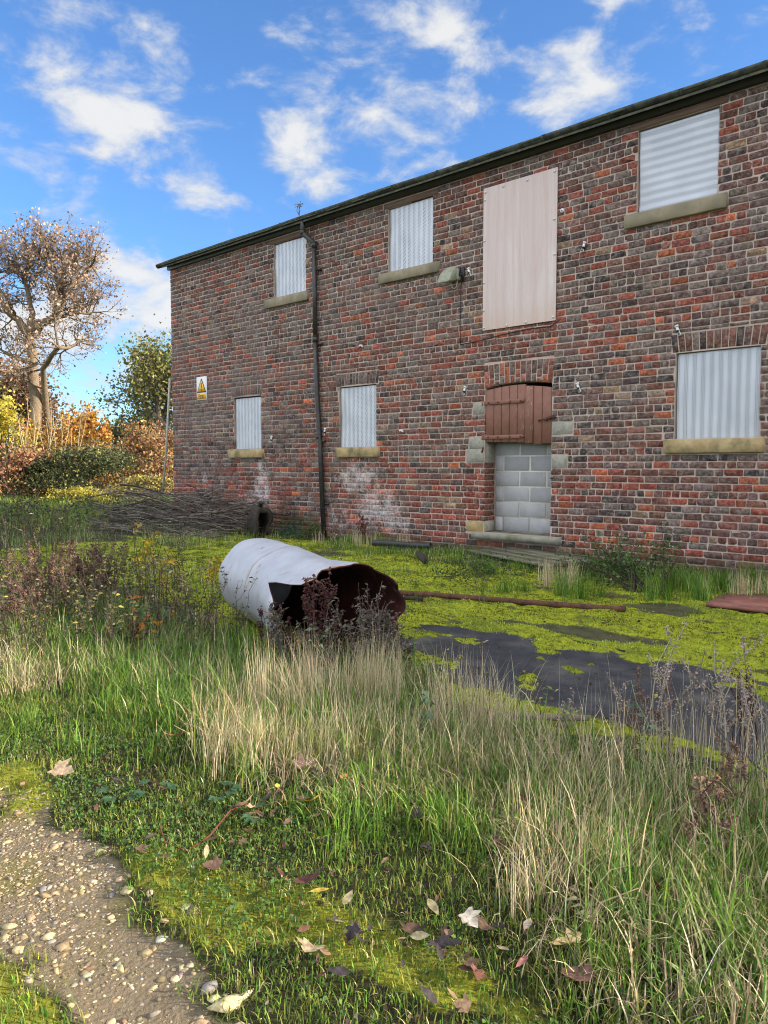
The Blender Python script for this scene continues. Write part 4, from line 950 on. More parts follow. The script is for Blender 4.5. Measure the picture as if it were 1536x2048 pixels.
# small broad leaves of clover and plantain low in the verge
def leaf_cloud(name, P, size, cols, wts, mat_=None, parent=None, aspect=.6, up=None, label=None, kind=None, sd_=.22, flat=0.0):
    n = len(P); L = size * rg.uniform(.6, 1.35, n)
    th = rg.uniform(0, 2 * np.pi, n); ph = np.arccos(rg.uniform(-1, 1, n)) if not flat else np.pi / 2 + rg.normal(0, .45, n)
    d = np.stack([np.sin(ph) * np.cos(th), np.sin(ph) * np.sin(th), np.cos(ph)], -1)
    r_ = rg.normal(0, 1, (n, 3)) + (np.array([0, 0, flat * 4.0]) if flat else 0); s_ = np.cross(d, r_); s_ /= np.linalg.norm(s_, axis=1, keepdims=True) + 1e-9; nn = np.cross(s_, d)
    Lc = L[:, None]; a = P - d * Lc * .5; b = P + d * Lc * .5 - nn * Lc * .12; m1 = P + s_ * Lc * aspect * .5 + nn * Lc * .1; m2_ = P - s_ * Lc * aspect * .5 + nn * Lc * .1
    V = np.stack([a, m1, b, m2_], 1).reshape(-1, 3); o4 = np.arange(n)[:, None] * 4
    F = np.concatenate([o4 + np.array([0, 1, 2])[None], o4 + np.array([0, 2, 3])[None]])
    o = mesh_np(name, V, F, mat_ or M_LEAF, parent, np.repeat(palette(n, cols, wts, sd_), 4, 0))
    if label: o['label'] = label
    if kind: o['kind'] = kind
    return o
x, y = scatter(90000, 9, 15.5, -8.2, -6.6, lambda x, y: sstep(.42, .6, fbm(x, y, 2.0, 81)) * (1 - weights(x, y)[0]) * .6, 100); n = len(x)
leaf_cloud("clover", np.stack([x, y, ground_h(x, y) + rg.uniform(.008, .035, n)], -1), .012, [(.07, .15, .03), (.10, .19, .035), (.06, .12, .035)], [2, 2, 2], label="low clover and ground leaves in the verge", kind='stuff', flat=.5, aspect=.9)
x, y = scatter(16000, 11, 15.5, -8.3, -6.5, lambda x, y: sstep(.48, .62, fbm(x, y, 1.5, 83)) * (1 - weights(x, y)[0]) * .22, 100); n = len(x)
leaf_cloud("leaf_crumbs", np.stack([x, y, ground_h(x, y) + rg.uniform(.004, .03, n)], -1), .017, [(.10, .06, .04), (.16, .11, .075), (.06, .045, .035), (.24, .19, .13)], [3, 2, 3, 1], M_DRYLEAF, label="crumbled brown leaf litter", kind='stuff', flat=.5)

leaf_cloud("yard_litter", *leaf_cloud_args, M_DRYLEAF, label="dead leaf litter on the moss and tarmac", kind='stuff', flat=.5)
# gravel
def ico():
    p = (1 + 5 ** .5) / 2
    V = np.array([(-1, p, 0), (1, p, 0), (-1, -p, 0), (1, -p, 0), (0, -1, p), (0, 1, p), (0, -1, -p), (0, 1, -p), (p, 0, -1), (p, 0, 1), (-p, 0, -1), (-p, 0, 1)], float) / 1.9
    F = np.array([(0, 11, 5), (0, 5, 1), (0, 1, 7), (0, 7, 10), (0, 10, 11), (1, 5, 9), (5, 11, 4), (11, 10, 2), (10, 7, 6), (7, 1, 8), (3, 9, 4), (3, 4, 2), (3, 2, 6), (3, 6, 8), (3, 8, 9), (4, 9, 5), (2, 4, 11), (6, 2, 10), (8, 6, 7), (9, 8, 1)])
    return V, F
IV, IF = ico()
STONEC = [(.31, .24, .14), (.40, .32, .19), (.23, .18, .105), (.24, .22, .19), (.18, .14, .09), (.42, .36, .25)]
x, y = scatter(60000, 9.5, 14.6, -9.5, -8.0, lambda x, y: weights(x, y)[0] * (.35 + .65 * sstep(.35, .6, fbm(x, y, 2.5, 91))), 40); n = len(x)
sz = np.clip(rg.lognormal(-5.65, .55, n), .0014, .016)
V = IV[None] * (1 + rg.normal(0, .27, (n, 12, 1))) * (sz[:, None] * rg.uniform(.5, 1.5, (n, 3)) * np.array([1, 1, .5]))[:, None]
V = V + np.stack([x, y, ground_h(x, y) - sz * .05], -1)[:, None]
o = mesh_np("gravel", V.reshape(-1, 3), (IF[None] + np.arange(n)[:, None, None] * 12).reshape(-1, 3), M_ROCK, col=np.repeat(palette(n, STONEC, [3, 2, 3, 1.5, 3, 1.5]), 12, 0)); tag(o, "small buff stones of the track", kind='stuff')
BIG = [(455, 2008, .036), (1, 1, 0), (255, 1785, .022), (385, 1828, .022), (200, 1705, .024), (300, 1795, .018), (95, 1870, .022), (120, 1895, .02), (418, 1975, .026), (375, 1820, .02), (240, 1755, .016), (60, 1830, .018), (20, 1850, .02), (160, 1825, .016), (330, 1845, .014), (490, 1990, .02), (400, 2030, .022), (480, 2040, .022), (110, 1690, .016), (225, 1785, .016), (65, 1640, .018), (140, 1620, .02), (80, 1665, .016), (35, 1905, .018), (290, 1900, .017), (240, 1930, .015), (430, 1995, .016), (170, 1940, .017), (60, 1960, .015), (350, 1950, .014)]
for (px_, py_, s_) in BIG:
    if s_ == 0: continue
    x, y = gnd(px_, py_); lab = {(455, 2008): "largest flat buff stone, right edge of the track"}.get((px_, py_), "larger buff limestone cobble bedded in the gravel track" if s_ >= .02 else "small buff limestone pebble bedded in the gravel track")
    V = IV * (1 + rg.normal(0, .26, (12, 1))) * s_ * np.array([rnd.uniform(.8, 1.35), rnd.uniform(.6, 1.1), .36])
    o = mesh_np("stone", V, IF, M_ROCK, col=palette(1, STONEC, [3, 3, 1, .6, .3, 2])[0]); o.location = (x, y, gh(x, y) + s_ * .1); o.rotation_euler = (0, 0, rnd.uniform(0, 6)); tag(o, lab, "stone", "larger stones lying in the track")

# ------------------------------------------------------------------ tank
DB = np.array([9.86, -5.33, .338]); DF = np.array([11.70, -6.07, .342])
dax = DF - DB; DL = np.linalg.norm(dax); dax /= DL; dside = np.cross(dax, ZZ); dside /= np.linalg.norm(dside); dup_ = np.cross(dside, dax)
# dside points to the viewer's left of the opening when negative
def drum_pt(a, s_, inner=0.0):
    t = s_ / DL; rw = .335 + (.085 * sstep(.45, 1, np.array(t))) ; rh = .335 + .0 * t
    rim = (.018 * math.sin(3 * a + 1) + .012 * math.sin(5 * a) + .007 * math.sin(11 * a)) * t ** 2
    dn = -.022 * math.exp(-((a - 1.9) / .35) ** 2 - ((s_ - 1.45) / .28) ** 2) - .016 * math.exp(-((a - 2.6) / .3) ** 2 - ((s_ - .75) / .2) ** 2) - .014 * math.exp(-((a - 1.2) / .25) ** 2 - ((s_ - .55) / .22) ** 2) + .004 * math.sin(7 * a + 3 * s_)
    rw = float(rw) + rim + dn - inner; rh = float(rh) + rim + dn - inner
    return DB + dax * s_ + dside * math.cos(a) * rw + dup_ * math.sin(a) * rh
NA, NS = 72, 26
lab_sign = 1 if np.dot(dside, RT) > 0 else -1
t_ = thing("metal_tank", "large pale grey metal drum lying open ended in the weeds, rusty inside with torn rim", "tank", tuple(DB - np.array([0, 0, .338])))
V = []; idx = {}
def rim_len(a):
    # ragged rim; a deep torn notch on the upper left of the opening
    aa = math.degrees(a) % 360
    if lab_sign < 0: aa = (180 - aa) % 360
    L = DL + .018 * math.sin(aa * .21) + .012 * math.sin(aa * .37 + 1) + .008 * math.sin(aa * .9)
    c0 = 151
    if abs(aa - c0) < 13: L -= .56 * (1 - abs(aa - c0) / 13) ** .9
    if 160 <= aa < 215: L -= .13 * sstep(160, 172, np.array(aa))
    return float(L)
for layer, inn in ((0, 0.0), (1, .010)):
    for i in range(NA):
        a = 2 * math.pi * i / NA; L = rim_len(a)
        for j in range(NS + 1):
            V.append(drum_pt(a, L * j / NS, inn)); 
def vi(l, i, j): return l * NA * (NS + 1) + (i % NA) * (NS + 1) + j
F = []; MI = []
for i in range(NA):
    for j in range(NS):
        F.append((vi(0, i, j), vi(0, i, j + 1), vi(0, i + 1, j + 1), vi(0, i + 1, j))); MI.append(0)
        F.append((vi(1, i, j), vi(1, i + 1, j), vi(1, i + 1, j + 1), vi(1, i, j + 1))); MI.append(1)
    F.append((vi(0, i, NS), vi(1, i, NS), vi(1, i + 1, NS), vi(0, i + 1, NS))); MI.append(1)
def make_tank():
    m_, t = mat("tank_paint"); P = t.n("TexCoord").outputs["Object"]
    a = t.noise(P, 5, 5, .65); b = t.noise(P, 35, 4, .7)
    s = t.n("VectorMath", {0: P, 1: tuple(dax)}, operation='DOT_PRODUCT').outputs["Value"]
    col = t.mix(t.rng(a, .3, .7), (.37, .385, .42, 1), (.49, .505, .54, 1))
    col = t.mix(t.rng(b, .6, .75, 0, .5), col, (.34, .33, .34, 1))
    wob = t.m('ADD', s, t.m('MULTIPLY', t.m('SUBTRACT', t.noise(P, 3, 3), .5), .05))
    k = t.m('MULTIPLY', t.rng(t.m('ABSOLUTE', t.m('SUBTRACT', wob, .84)), .020, .006), t.rng(t.noise(P, 4.0, 4), .38, .55))
    k = t.m('MAXIMUM', k, t.m('MULTIPLY', t.rng(t.m('ABSOLUTE', t.m('SUBTRACT', wob, .92)), .035, .01), t.rng(t.noise(P, 2.7, 3), .56, .63)))
    k = t.m('MAXIMUM', k, t.m('MULTIPLY', t.rng(wob, DL - .05, DL - .005), t.rng(t.noise(P, 6.0, 4), .35, .55)))
    col = t.mix(t.m('MULTIPLY', k, .85), col, (.36, .18, .075, 1))
    col = t.mix(t.rng(t.noise(P, 9, 5, .7), .62, .70, 0, .85), col, (.25, .13, .08, 1))
    scr = t.noise(t.n("Mapping", {0: P, 3: (3, 14, 3)}).outputs[0], 2.0, 6, .75)
    col = t.mix(t.rng(scr, .58, .72, 0, .5), col, (.36, .35, .35, 1))
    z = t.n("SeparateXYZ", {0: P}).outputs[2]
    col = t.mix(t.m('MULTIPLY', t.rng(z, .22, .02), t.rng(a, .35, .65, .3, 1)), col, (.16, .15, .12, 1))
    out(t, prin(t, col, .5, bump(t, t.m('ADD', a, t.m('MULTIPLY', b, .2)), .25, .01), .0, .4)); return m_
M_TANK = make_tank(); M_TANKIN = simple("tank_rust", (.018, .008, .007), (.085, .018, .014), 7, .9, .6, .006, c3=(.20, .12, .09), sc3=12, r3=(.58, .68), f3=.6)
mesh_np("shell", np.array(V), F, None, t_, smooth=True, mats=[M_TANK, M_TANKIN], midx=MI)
mb = MB(); n = 36
V = [drum_pt(2 * math.pi * i / n, 0.0) for i in range(n)] + [drum_pt(2 * math.pi * i / n, -.07, .16) for i in range(n)] + [DB - dax * .09]
mb.add(V, [(i, n + i, n + (i + 1) % n, (i + 1) % n) for i in range(n)] + [(n + i, 2 * n, n + (i + 1) % n) for i in range(n)]); mb.build("end_dome", M_TANK, t_, smooth=True)
for s_ in (.30, .80):
    mb = MB(); n = 48; V = []
    for ds, rr in ((-.012, -.001), (0, -.006), (.012, -.001)): V += [drum_pt(2 * math.pi * i / n, s_ + ds, rr) for i in range(n)]
    mb.add(V, [(k * n + i, (k + 1) * n + i, (k + 1) * n + (i + 1) % n, k * n + (i + 1) % n) for k in range(2) for i in range(n)]); mb.build("weld_seam", M_TANK, t_, smooth=True)

# ------------------------------------------------------------------ yard debris
def seg_pipe(name, A, Bp, r_, m_, label, cat, n=10):
    mb = MB(); A = np.array(A, float); Bp = np.array(Bp, float)
    t_ = thing(name, label, cat, tuple((A + Bp) / 2 * np.array([1, 1, 0])))
    pts = [A + (Bp - A) * k / 6 + np.array([0, 0, .004 * math.sin(k)]) for k in range(7)]
    mb.tube(pts, r_, n, cap=False); V0 = pts[0]; mb.build("barrel", m_, t_, smooth=True)
    mb = MB(); ax_ = (Bp - A) / np.linalg.norm(Bp - A)
    mb.tube([Bp - ax_ * .05, Bp - ax_ * .01, Bp], r_ * 1.12, n, cap=False); mb.tube([Bp - ax_ * .02, Bp - ax_ * .012], r_ * .8, n); mb.build("open_end", m_, t_); return t_
seg_pipe("steel_pipe", (9.95, -3.92, .05), (12.15, -3.12, .045), .026, M_RUST, "long thin rusty pipe lying across the moss", "pipe")
seg_pipe("drain_pipe", (7.00, -.93, .10), (7.92, -.66, .10), .045, M_BLACK, "short black plastic pipe lying at the foot of the wall", "pipe")
def log(name, label, cat, pts, rads, m_, n=8):
    mb = MB(); mb.tube(pts, rads, n); o = mb.build(name, m_, None); return tag(o, label, cat)
log("rotten_log", "short dark rotten log on the moss before the wall", "log", [(8.1, -1.15, .05), (8.35, -1.4, .06), (8.62, -1.66, .06), (8.78, -1.80, .05)], [.035, .05, .055, .04], M_DARKWOOD)
log("dead_stick", "thin dark stick lying on the bare tarmac", "stick", [(12.30, -4.42, .03), (12.5, -4.47, .03), (12.78, -4.44, .02)], [.006, .009, .006], M_DARKWOOD, 5)
log("broken_branch", "dark broken branch beside the rusty pipe", "branch", [(10.55, -3.95, .05), (10.35, -4.05, .05), (10.15, -4.02, .03)], [.022, .018, .01], M_DARKWOOD, 6)
log("fallen_branch", "pale fallen branch in the grass beside the tarmac", "branch", [(12.98, -6.36, .07), (13.12, -6.27, .085), (13.28, -6.10, .07), (13.33, -5.98, .05)], [.010, .016, .017, .012], simple("pale_branch", (.17, .12, .10), (.28, .21, .18), 40, .9, .5, .004), 6)
t_ = thing("timber_board", "weathered grey wooden board lying below the blocked doorway", "board", (9.5, -.9, 0))
e1 = np.array([10.42 - 8.35, -1.50 + .40, 0]); L1 = np.linalg.norm(e1); e1 /= L1; e2 = np.array([-e1[1], e1[0], 0])
if np.dot(e2, [0, 1, 0]) < 0: e2 = -e2
for k in range(4):
    V = []
    for zz in (.0, -.028):
        for (s0, q0) in ((0 + k * .1, 0), (L1 + rnd.uniform(-.06, .03), 0), (L1 - .12 + rnd.uniform(-.06, .03), 1), (.08 + k * .1, 1)):
            p = np.array([8.38, -.42, 0]) + e1 * s0 + e2 * ((k + q0 * .97) * .165); z = .06 + .055 * (s0 / L1) + .05 * (k + q0) / 4 + zz + rnd.uniform(-.003, .003); V.append((p[0], p[1], z))
    mb = MB(); mb.add(V, [(0, 1, 2, 3), (7, 6, 5, 4), (0, 4, 5, 1), (1, 5, 6, 2), (2, 6, 7, 3), (3, 7, 4, 0)])
    mb.build("plank", M_WOODGREY, t_)
mb = MB(); p = np.array([10.1, -1.25, .0]); mb.box(9.9, 10.3, -1.15, -.8, -.02, .085, j=.01); mb.build("batten", M_DARKWOOD, t_)
def slab(name, label, cat, pts, z0, z1, m_):
    n = len(pts); mb = MB(); V = [(p, q, z1 + rnd.uniform(-.006, .006)) for p, q in pts] + [(p, q, z0) for p, q in pts]
    mb.add(V, [tuple(range(n)), tuple(range(n, 2 * n))[::-1]] + [(i, n + i, n + (i + 1) % n, (i + 1) % n) for i in range(n)]); return tag(mb.build(name, m_), label, cat)
slab("rusty_sheet", "rust red metal sheet on the ground at the right before the wall", "metal sheet", [gnd(1412, 1206, .06), gnd(1560, 1222, .06), gnd(1600, 1185, .06), gnd(1445, 1186, .06)], .03, .06, M_RUSTRED)
slab("clay_slab", "reddish clay slab half hidden behind the tall weeds left of the tank", "slab", [gnd(362, 1250, .06), gnd(430, 1252, .06), gnd(436, 1226, .06), gnd(375, 1228, .06)], .0, .06, M_RUSTRED)
o = log("leaning_pole", "thin galvanised pole leaning against the building's left corner", "pole", [(-.86, .10, -.05), (-.5, .06, 1.4), (-.12, -.03, 3.22)], [.024, .024, .024], M_POLE, 8)
# hollow blackened log
t_ = thing("hollow_log", "blackened hollow log end standing open beside the brushwood", "log", (4.1, -1.0, 0))
V = []; F = []; n = 22; rr = 8
for l, sc_ in ((0, 1.0), (1, .70)):
    for j in range(rr):
        for i in range(n):
            q = 2 * math.pi * i / n; w1 = 1 + .10 * math.sin(3 * q + j * .5) + .06 * math.sin(7 * q + j) + rnd.uniform(-.03, .03)
            yy = -1.02 + .17 * sc_ * w1 * math.cos(q) + .02 * j; zz = .28 + .29 * sc_ * w1 * math.sin(q) * (1.0 + .0 * j)
            xx = 4.42 - .06 * j + (.05 * math.sin(2 * q + 1) + .06 * math.sin(q)) * (j == 0); V.append((xx, yy, max(zz, -.02)))
def si(l, j, i): return l * rr * n + j * n + i % n
for j in range(rr - 1):
    for i in range(n):
        F.append((si(0, j, i), si(0, j + 1, i), si(0, j + 1, i + 1), si(0, j, i + 1))); F.append((si(1, j, i), si(1, j, i + 1), si(1, j + 1, i + 1), si(1, j + 1, i)))
for i in range(n): F.append((si(0, 0, i), si(0, 0, i + 1), si(1, 0, i + 1), si(1, 0, i)))
F.append(tuple(si(0, rr - 1, i) for i in range(n)))
mesh_np("log_shell", np.array(V), F, M_DARKWOOD, t_)
mb = MB(); mb.tube([(4.30, -1.0, .52), (4.40, -1.05, .64), (4.52, -1.08, .63)], [.05, .035, .012], 6); mb.build("snag", M_DARKWOOD, t_)
# brushwood heap
t_ = thing("brushwood_heap", "long heap of cut grey branches and twigs against the far end of the wall", "brushwood", (1.6, -.9, 0))
STK = [(.21, .185, .155), (.13, .11, .095), (.29, .25, .21), (.09, .075, .065)]
def stick(L, r_):
    px_ = rnd.uniform(-.6, 4.0); yy = rnd.uniform(-1.9, -.2); hmax = .80 * max(.12, 1 - ((yy + .75) / .95) ** 2) * (1 - .25 * max(0, (px_ - 2.8)) / 1.4)
    z = rnd.uniform(.03, max(.06, hmax)); q = rnd.gauss(.06, .26); tl = rnd.gauss(.0, .10); d = np.array([math.cos(q), math.sin(q), tl])
    a = np.array([px_, yy, z]) - d * L / 2; pts = []
    for k in range(5):
        p = a + d * L * k / 4 + np.array([0, rnd.gauss(0, .03), rnd.gauss(0, .02)]) * L * .5; p[2] = max(p[2], .015); p[0] = min(p[0], 4.25); p[1] = min(p[1], -.05); pts.append(p)
    return pts, [r_, r_ * .9, r_ * .75, r_ * .55, r_ * .3]
for k in range(90):
    mb = MB(); c_ = rnd.choice(STK); p, r_ = stick(rnd.uniform(1.0, 2.6), rnd.uniform(.010, .026)); mb.tube(p, r_, 5, c_)
    for _f in range(3):
        kf = rnd.randint(1, 3); e = p[kf] + (p[kf + 1] - p[kf]) * rnd.uniform(.5, 1.2) + np.array([0, rnd.gauss(0, .14), abs(rnd.gauss(0, .14))]); e[1] = min(e[1], -.05); mb.tube([p[kf], e], [r_[kf] * .6, .002], 4, c_, False); mb.build("branch", M_BARK, t_)
mb = MB()
for k in range(900): p, r_ = stick(rnd.uniform(.5, 1.6), rnd.uniform(.003, .008)); mb.tube(p, r_, 3, rnd.choice(STK), False)
mb.build("twigs", M_BARK, t_)['kind'] = 'stuff'

# ------------------------------------------------------------------ weeds
def weed(name, label, cat, x, y, h, ns, lean, stemc, leafc, nl, ll, group=None, spike=None, branch=0, rad=.0035, up=.2, z=None, spread=.06):
    """upright weed: stems + leaves (+ seed spikes)"""
    x, y = float(x), float(y); t_ = thing(name, label, cat, (x, y, gh(x, y) if z is None else z), group)
    st = MB(); lf = MB(); sp = MB(); o_ = np.array([0, 0, 0.0])
    def put_leaf(p, d, c): lf.leaf(p, d, np.array([rnd.gauss(0, .8), rnd.gauss(0, .8), .7]), ll * rnd.uniform(.5, 1.25), ll * rnd.uniform(.3, .5), c, rnd.uniform(.05, .45))
    def cvar(cs):
        c = np.array(rnd.choice(cs)) * math.exp(rnd.gauss(0, .2)); return tuple(c)
    for s_ in range(ns):
        q = rnd.uniform(0, 6.28); H_ = h * rnd.uniform(.55, 1.05); b = np.array([rnd.gauss(0, spread), rnd.gauss(0, spread), -.02]); ln = rnd.gauss(0, lean)
        pts = []
        for k in range(6):
            t = k / 5; pts.append(b + np.array([math.cos(q) * ln * H_ * t * t + rnd.gauss(0, .006) * t * 3, math.sin(q) * ln * H_ * t * t + rnd.gauss(0, .006) * t * 3, H_ * t]))
        sc_ = cvar(stemc); st.tube(pts, [rad * (1 - .6 * k / 5) for k in range(6)], 4, sc_, False)
        def at_(t): k = min(int(t * 5), 4); f = t * 5 - k; return pts[k] * (1 - f) + pts[k + 1] * f
        tw = [pts]
        for _ in range(branch):
            t = rnd.uniform(.3, .9); p = at_(t); q2 = rnd.uniform(0, 6.28); L_ = H_ * rnd.uniform(.12, .35) * (1.1 - t * .6); e = p + np.array([math.cos(q2) * L_ * .6, math.sin(q2) * L_ * .6, L_ * .8]); m_ = (p + e) / 2 + np.array([0, 0, -.02])
            st.tube([p, m_, e], [rad * .5, rad * .4, rad * .25], 3, sc_, False); tw.append([p, m_, e])
        for _ in range(nl):
            if branch and rnd.random() < .6: w_ = rnd.choice(tw[1:]); p = w_[1] * .5 + w_[2] * .5 if rnd.random() < .5 else w_[2]
            else: p = at_(rnd.uniform(.12, 1.0))
            q2 = rnd.uniform(0, 6.28); put_leaf(p, np.array([math.cos(q2), math.sin(q2), rnd.gauss(up, .35)]), cvar(leafc))
        if spike:
            for w_ in tw:
                p0, p1 = np.array(w_[-1]), np.array(w_[len(w_) // 2 - 1]) if len(w_) > 3 else np.array(w_[0])
                sk = .55 if np.hypot(x - CAM[0], y - CAM[1]) < 4.2 else 1.0
                nn = int(38 * (1 if w_ is pts else .5))
                for _ in range(nn):
                    t = rnd.random() * .75; p = p0 * (1 - t) + p1 * t + np.array([rnd.gauss(0, .006), rnd.gauss(0, .006), rnd.gauss(0, .004)]); s2 = rnd.uniform(.005, .011) * sk
                    sp.add([p + np.array([s2, 0, 0]), p + np.array([-s2, s2 * .7, 0]), p + np.array([-s2 * .5, -s2, 0]), p + np.array([0, 0, s2 * 1.3])], [(0, 1, 3), (1, 2, 3), (2, 0, 3)], cvar(spike))
    st.build("stem", M_STEM, t_, wc=False)['kind'] = 'stuff'
    if lf.v: lf.build("foliage", M_LEAF, t_, wc=False)['kind'] = 'stuff'
    if sp.v: sp.build("seed_heads", M_STEM, t_, wc=False)['kind'] = 'stuff'
    return t_
DARKST = [(.05, .035, .03), (.075, .055, .045), (.10, .075, .055)]; DULL = [(.085, .10, .055), (.12, .125, .06), (.06, .075, .045), (.16, .15, .07), (.11, .08, .055)]
MINT = [(.14, .21, .13), (.18, .25, .15), (.10, .16, .09)]; REDBR = [(.075, .025, .022), (.10, .035, .028), (.05, .02, .02)]
BROWNS = [(.14, .085, .06), (.10, .06, .045), (.18, .12, .09)]
# thin dark weeds left of and around the tank
gl = "thin dull green weeds left of the tank"
for (a, b, h, ns) in [(60, 1330, .62, 5), (135, 1290, .60, 5), (200, 1335, .55, 4), (255, 1345, .60, 5), (300, 1300, .62, 4), (345, 1290, .58, 5), (388, 1320, .62, 4), (415, 1300, .50, 4), (20, 1260, .7, 5), (100, 1215, .7, 6), (175, 1225, .62, 5), (230, 1190, .55, 5), (5, 1180, .7, 6), (60, 1140, .8, 6), (285, 1215, .6, 4), (130, 1110, .8, 6), (30, 1085, .8, 6), (350, 1180, .5, 4), (15, 1350, .5, 4), (110, 1340, .45, 4), (180, 1270, .5, 4)]:
    weed("tall_weed", "thin dull weed at the back of the left rough, behind the brown docks" if b < 1200 else ("thin dark weed between the orange patched bramble and the tank" if a > 330 else ("thin grey stemmed weed beside the brown docks at the left" if b < 1280 else "thin grey stemmed weed in the straw before the brown docks")), "weed", *gnd(a, b), h * (1.38 if b < 1290 else 1.15), ns + 4, .2, DARKST, DULL + [(.28, .24, .05)], 24, .036, gl, branch=4, rad=.0036, spread=.11)
for (a, b, h) in [(440, 1330, .62), (470, 1320, .55)]:
    weed("tall_weed", "grey green leafy weed standing close before the tank's left side", "weed", *gnd(a, b), h, 3, .10, DARKST, DULL, 40, .026, "leafy weeds before the tank's side", branch=6)
for (a, b, h, s_, lb) in [(110, 1265, .50, 7, "tallest rust brown dock, middle of the brown clump at the left"), (165, 1240, .5, 6, "rust brown dock just right of the tallest brown one"), (205, 1215, .45, 5, "rust brown dock at the right end of the brown clump, nearest the tank"), (60, 1235, .45, 6, "rust brown dock behind and left of the tallest brown one"), (30, 1290, .4, 5, "rust brown dock nearest the photo's left edge")]:
    weed("dead_dock", lb, "weed", *gnd(a, b), h * 1.35, s_ + 7, .14, BROWNS, BROWNS, 6, .04, "brown dead docks at the left", BROWNS + [(.12, .06, .04)], 5, .004, spread=.10)
for (a, b, h, s_, lab) in [(545, 1350, .44, 5, "dark seeded dock standing before the torn notch of the tank"), (628, 1380, .70, 6, "dark red dock with tall seed spikes before the tank's opening"), (668, 1370, .62, 5, "dark red dock just right of the tallest spikes at the opening")]:
    weed("dock_weed", lab, "weed", *gnd(a, b), h, s_, .10, REDBR, DULL, 6, .04, None, REDBR + [(.04, .03, .03)], 3, .0038)
for (a, b, h, s_, lb) in [(700, 1385, .54, 10, "withered grey herb before the middle of the tank's mouth"), (740, 1365, .58, 11, "tallest withered grey herb, right half of the tank's mouth"), (770, 1350, .48, 8, "withered grey herb before the tank's right rim"), (590, 1380, .50, 9, "withered olive brown herb below the torn notch of the tank"), (800, 1370, .34, 6, "low withered herb beside the tank's lower right rim"), (640, 1390, .46, 8, "withered brown herb under the tall red dock spikes")]:
    weed("dead_herb", lb, "weed", *gnd(a, b), h, s_, .22, [(.12, .095, .08), (.16, .13, .11)], [(.17, .14, .12), (.12, .10, .085), (.20, .17, .13), (.10, .11, .06)], 46, .032, "withered herbs at the tank's mouth", None, 6, .003)
weed("mint_weed", "pale green nettle with bright leaves inside the tank's mouth", "nettle", *gnd(668, 1400), .55, 2, .12, MINT, MINT, 16, .05)
weed("mint_weed", "grey green nettle rising from the grass right of the tank", "nettle", *gnd(880, 1545), .32, 1, .05, MINT, MINT, 22, .055)
weed("mint_weed", "slender grey green nettle among dead stalks over the tarmac", "nettle", *gnd(1330, 1600), .52, 1, .06, MINT, MINT, 16, .04)
weed("mint_weed", "small green nettle low right below the tank's notch", "nettle", *gnd(560, 1330), .42, 1, .05, MINT, [(.10, .2, .05)], 10, .045)
weed("dock_weed", "dark red dock with upright seed heads against the salt stained wall", "weed", 6.15, -.30, .58, 6, .12, REDBR, REDBR, 3, .04, None, REDBR, 4, .007)
weed("dead_herb", "bleached bushy dead weed below the salt stained wall", "weed", 6.3, -.55, .36, 14, .5, [(.38, .33, .27), (.3, .26, .21)], [(.36, .32, .25), (.28, .24, .19)], 8, .03, None, None, 5, .004, spread=.3)
for (a, b, h, s_) in [(950, 1480, .40, 4), (1010, 1470, .36, 3), (870, 1450, .38, 4), (1060, 1450, .33, 3), (830, 1420, .30, 3)]:
    weed("yellowing_weed", "thin stemmed weed with curled yellowing leaves before the tarmac", "weed", *gnd(a, b), h, s_, .25, DARKST, [(.20, .25, .06), (.30, .30, .06), (.13, .18, .06), (.40, .33, .07)], 9, .030, "yellowing weeds before the tarmac", None, 2, .0026)
GREYST = [(.30, .25, .21), (.24, .2, .17), (.38, .33, .26)]
for (a, b, h, s_, lb) in [(1290, 1540, .62, 3, "tall pale dead stalk forking above the tarmac, left of the grey green nettle"), (1330, 1580, .64, 3, "tall pale dead stalk beside the slender nettle over the tarmac"), (1440, 1560, .60, 4, "pale dead stalk fanning out over the tarmac, left of the dark red dock"), (1500, 1600, .62, 4, "pale dead stalk at the right in front of the dark red dock"), (1545, 1580, .64, 4, "pale dead stalk cut by the photo's right edge"), (1180, 1520, .34, 3, "short dead stalk, leftmost of those before the tarmac")]:
    weed("dead_stalk", lb, "weed", *gnd(a, b), h, s_, .38, GREYST, GREYST, 4, .02, "dead branching stalks at the right", [(.30, .25, .21), (.2, .16, .13)], 3, .0036)
for (a, b, h, s_, lb) in [(1410, 1760, .33, 6, "lowest brown seeded dock in the right hand grass"), (1440, 1700, .35, 5, "brown seeded dock behind the lowest one in the right hand grass"), (1300, 1545, .4, 5, "brown seeded dock at the tarmac's edge among pale stalks")]:
    weed("dead_dock", lb, "weed", *gnd(a, b), h, s_, .2, BROWNS, BROWNS, 3, .03, "brown docks in the right hand grass", BROWNS + [(.22, .13, .08)], 5, .0034)
weed("dark_dock", "dark red dock silhouetted on the tarmac at the right", "weed", *gnd(1480, 1500), .42, 4, .3, REDBR, REDBR, 3, .03, None, REDBR, 4, .0035)
YEL = [(.60, .42, .03), (.62, .38, .04), (.52, .42, .06), (.45, .36, .06)]
for (a, b, h, lab) in [(290, 1190, .85, "slender yellow leaved sapling before the brushwood heap"), (330, 1215, .70, "shorter yellow leaved sapling right of the slender one"), (425, 1175, .45, "yellow leaved shoot left of the tank's rounded end")]:
    weed("young_sapling", lab, "sapling", *gnd(a, b), h, 3, .15, DARKST, YEL, 20, .075, None, None, 3, .004)
weed("bramble", "bramble with one patch of orange leaves left of the tank", "bramble", *gnd(265, 1330), .42, 6, .6, [(.10, .04, .035)], [(.05, .10, .04), (.07, .13, .05), (.05, .09, .05), (.60, .20, .03), (.6, .28, .04)], 20, .07)
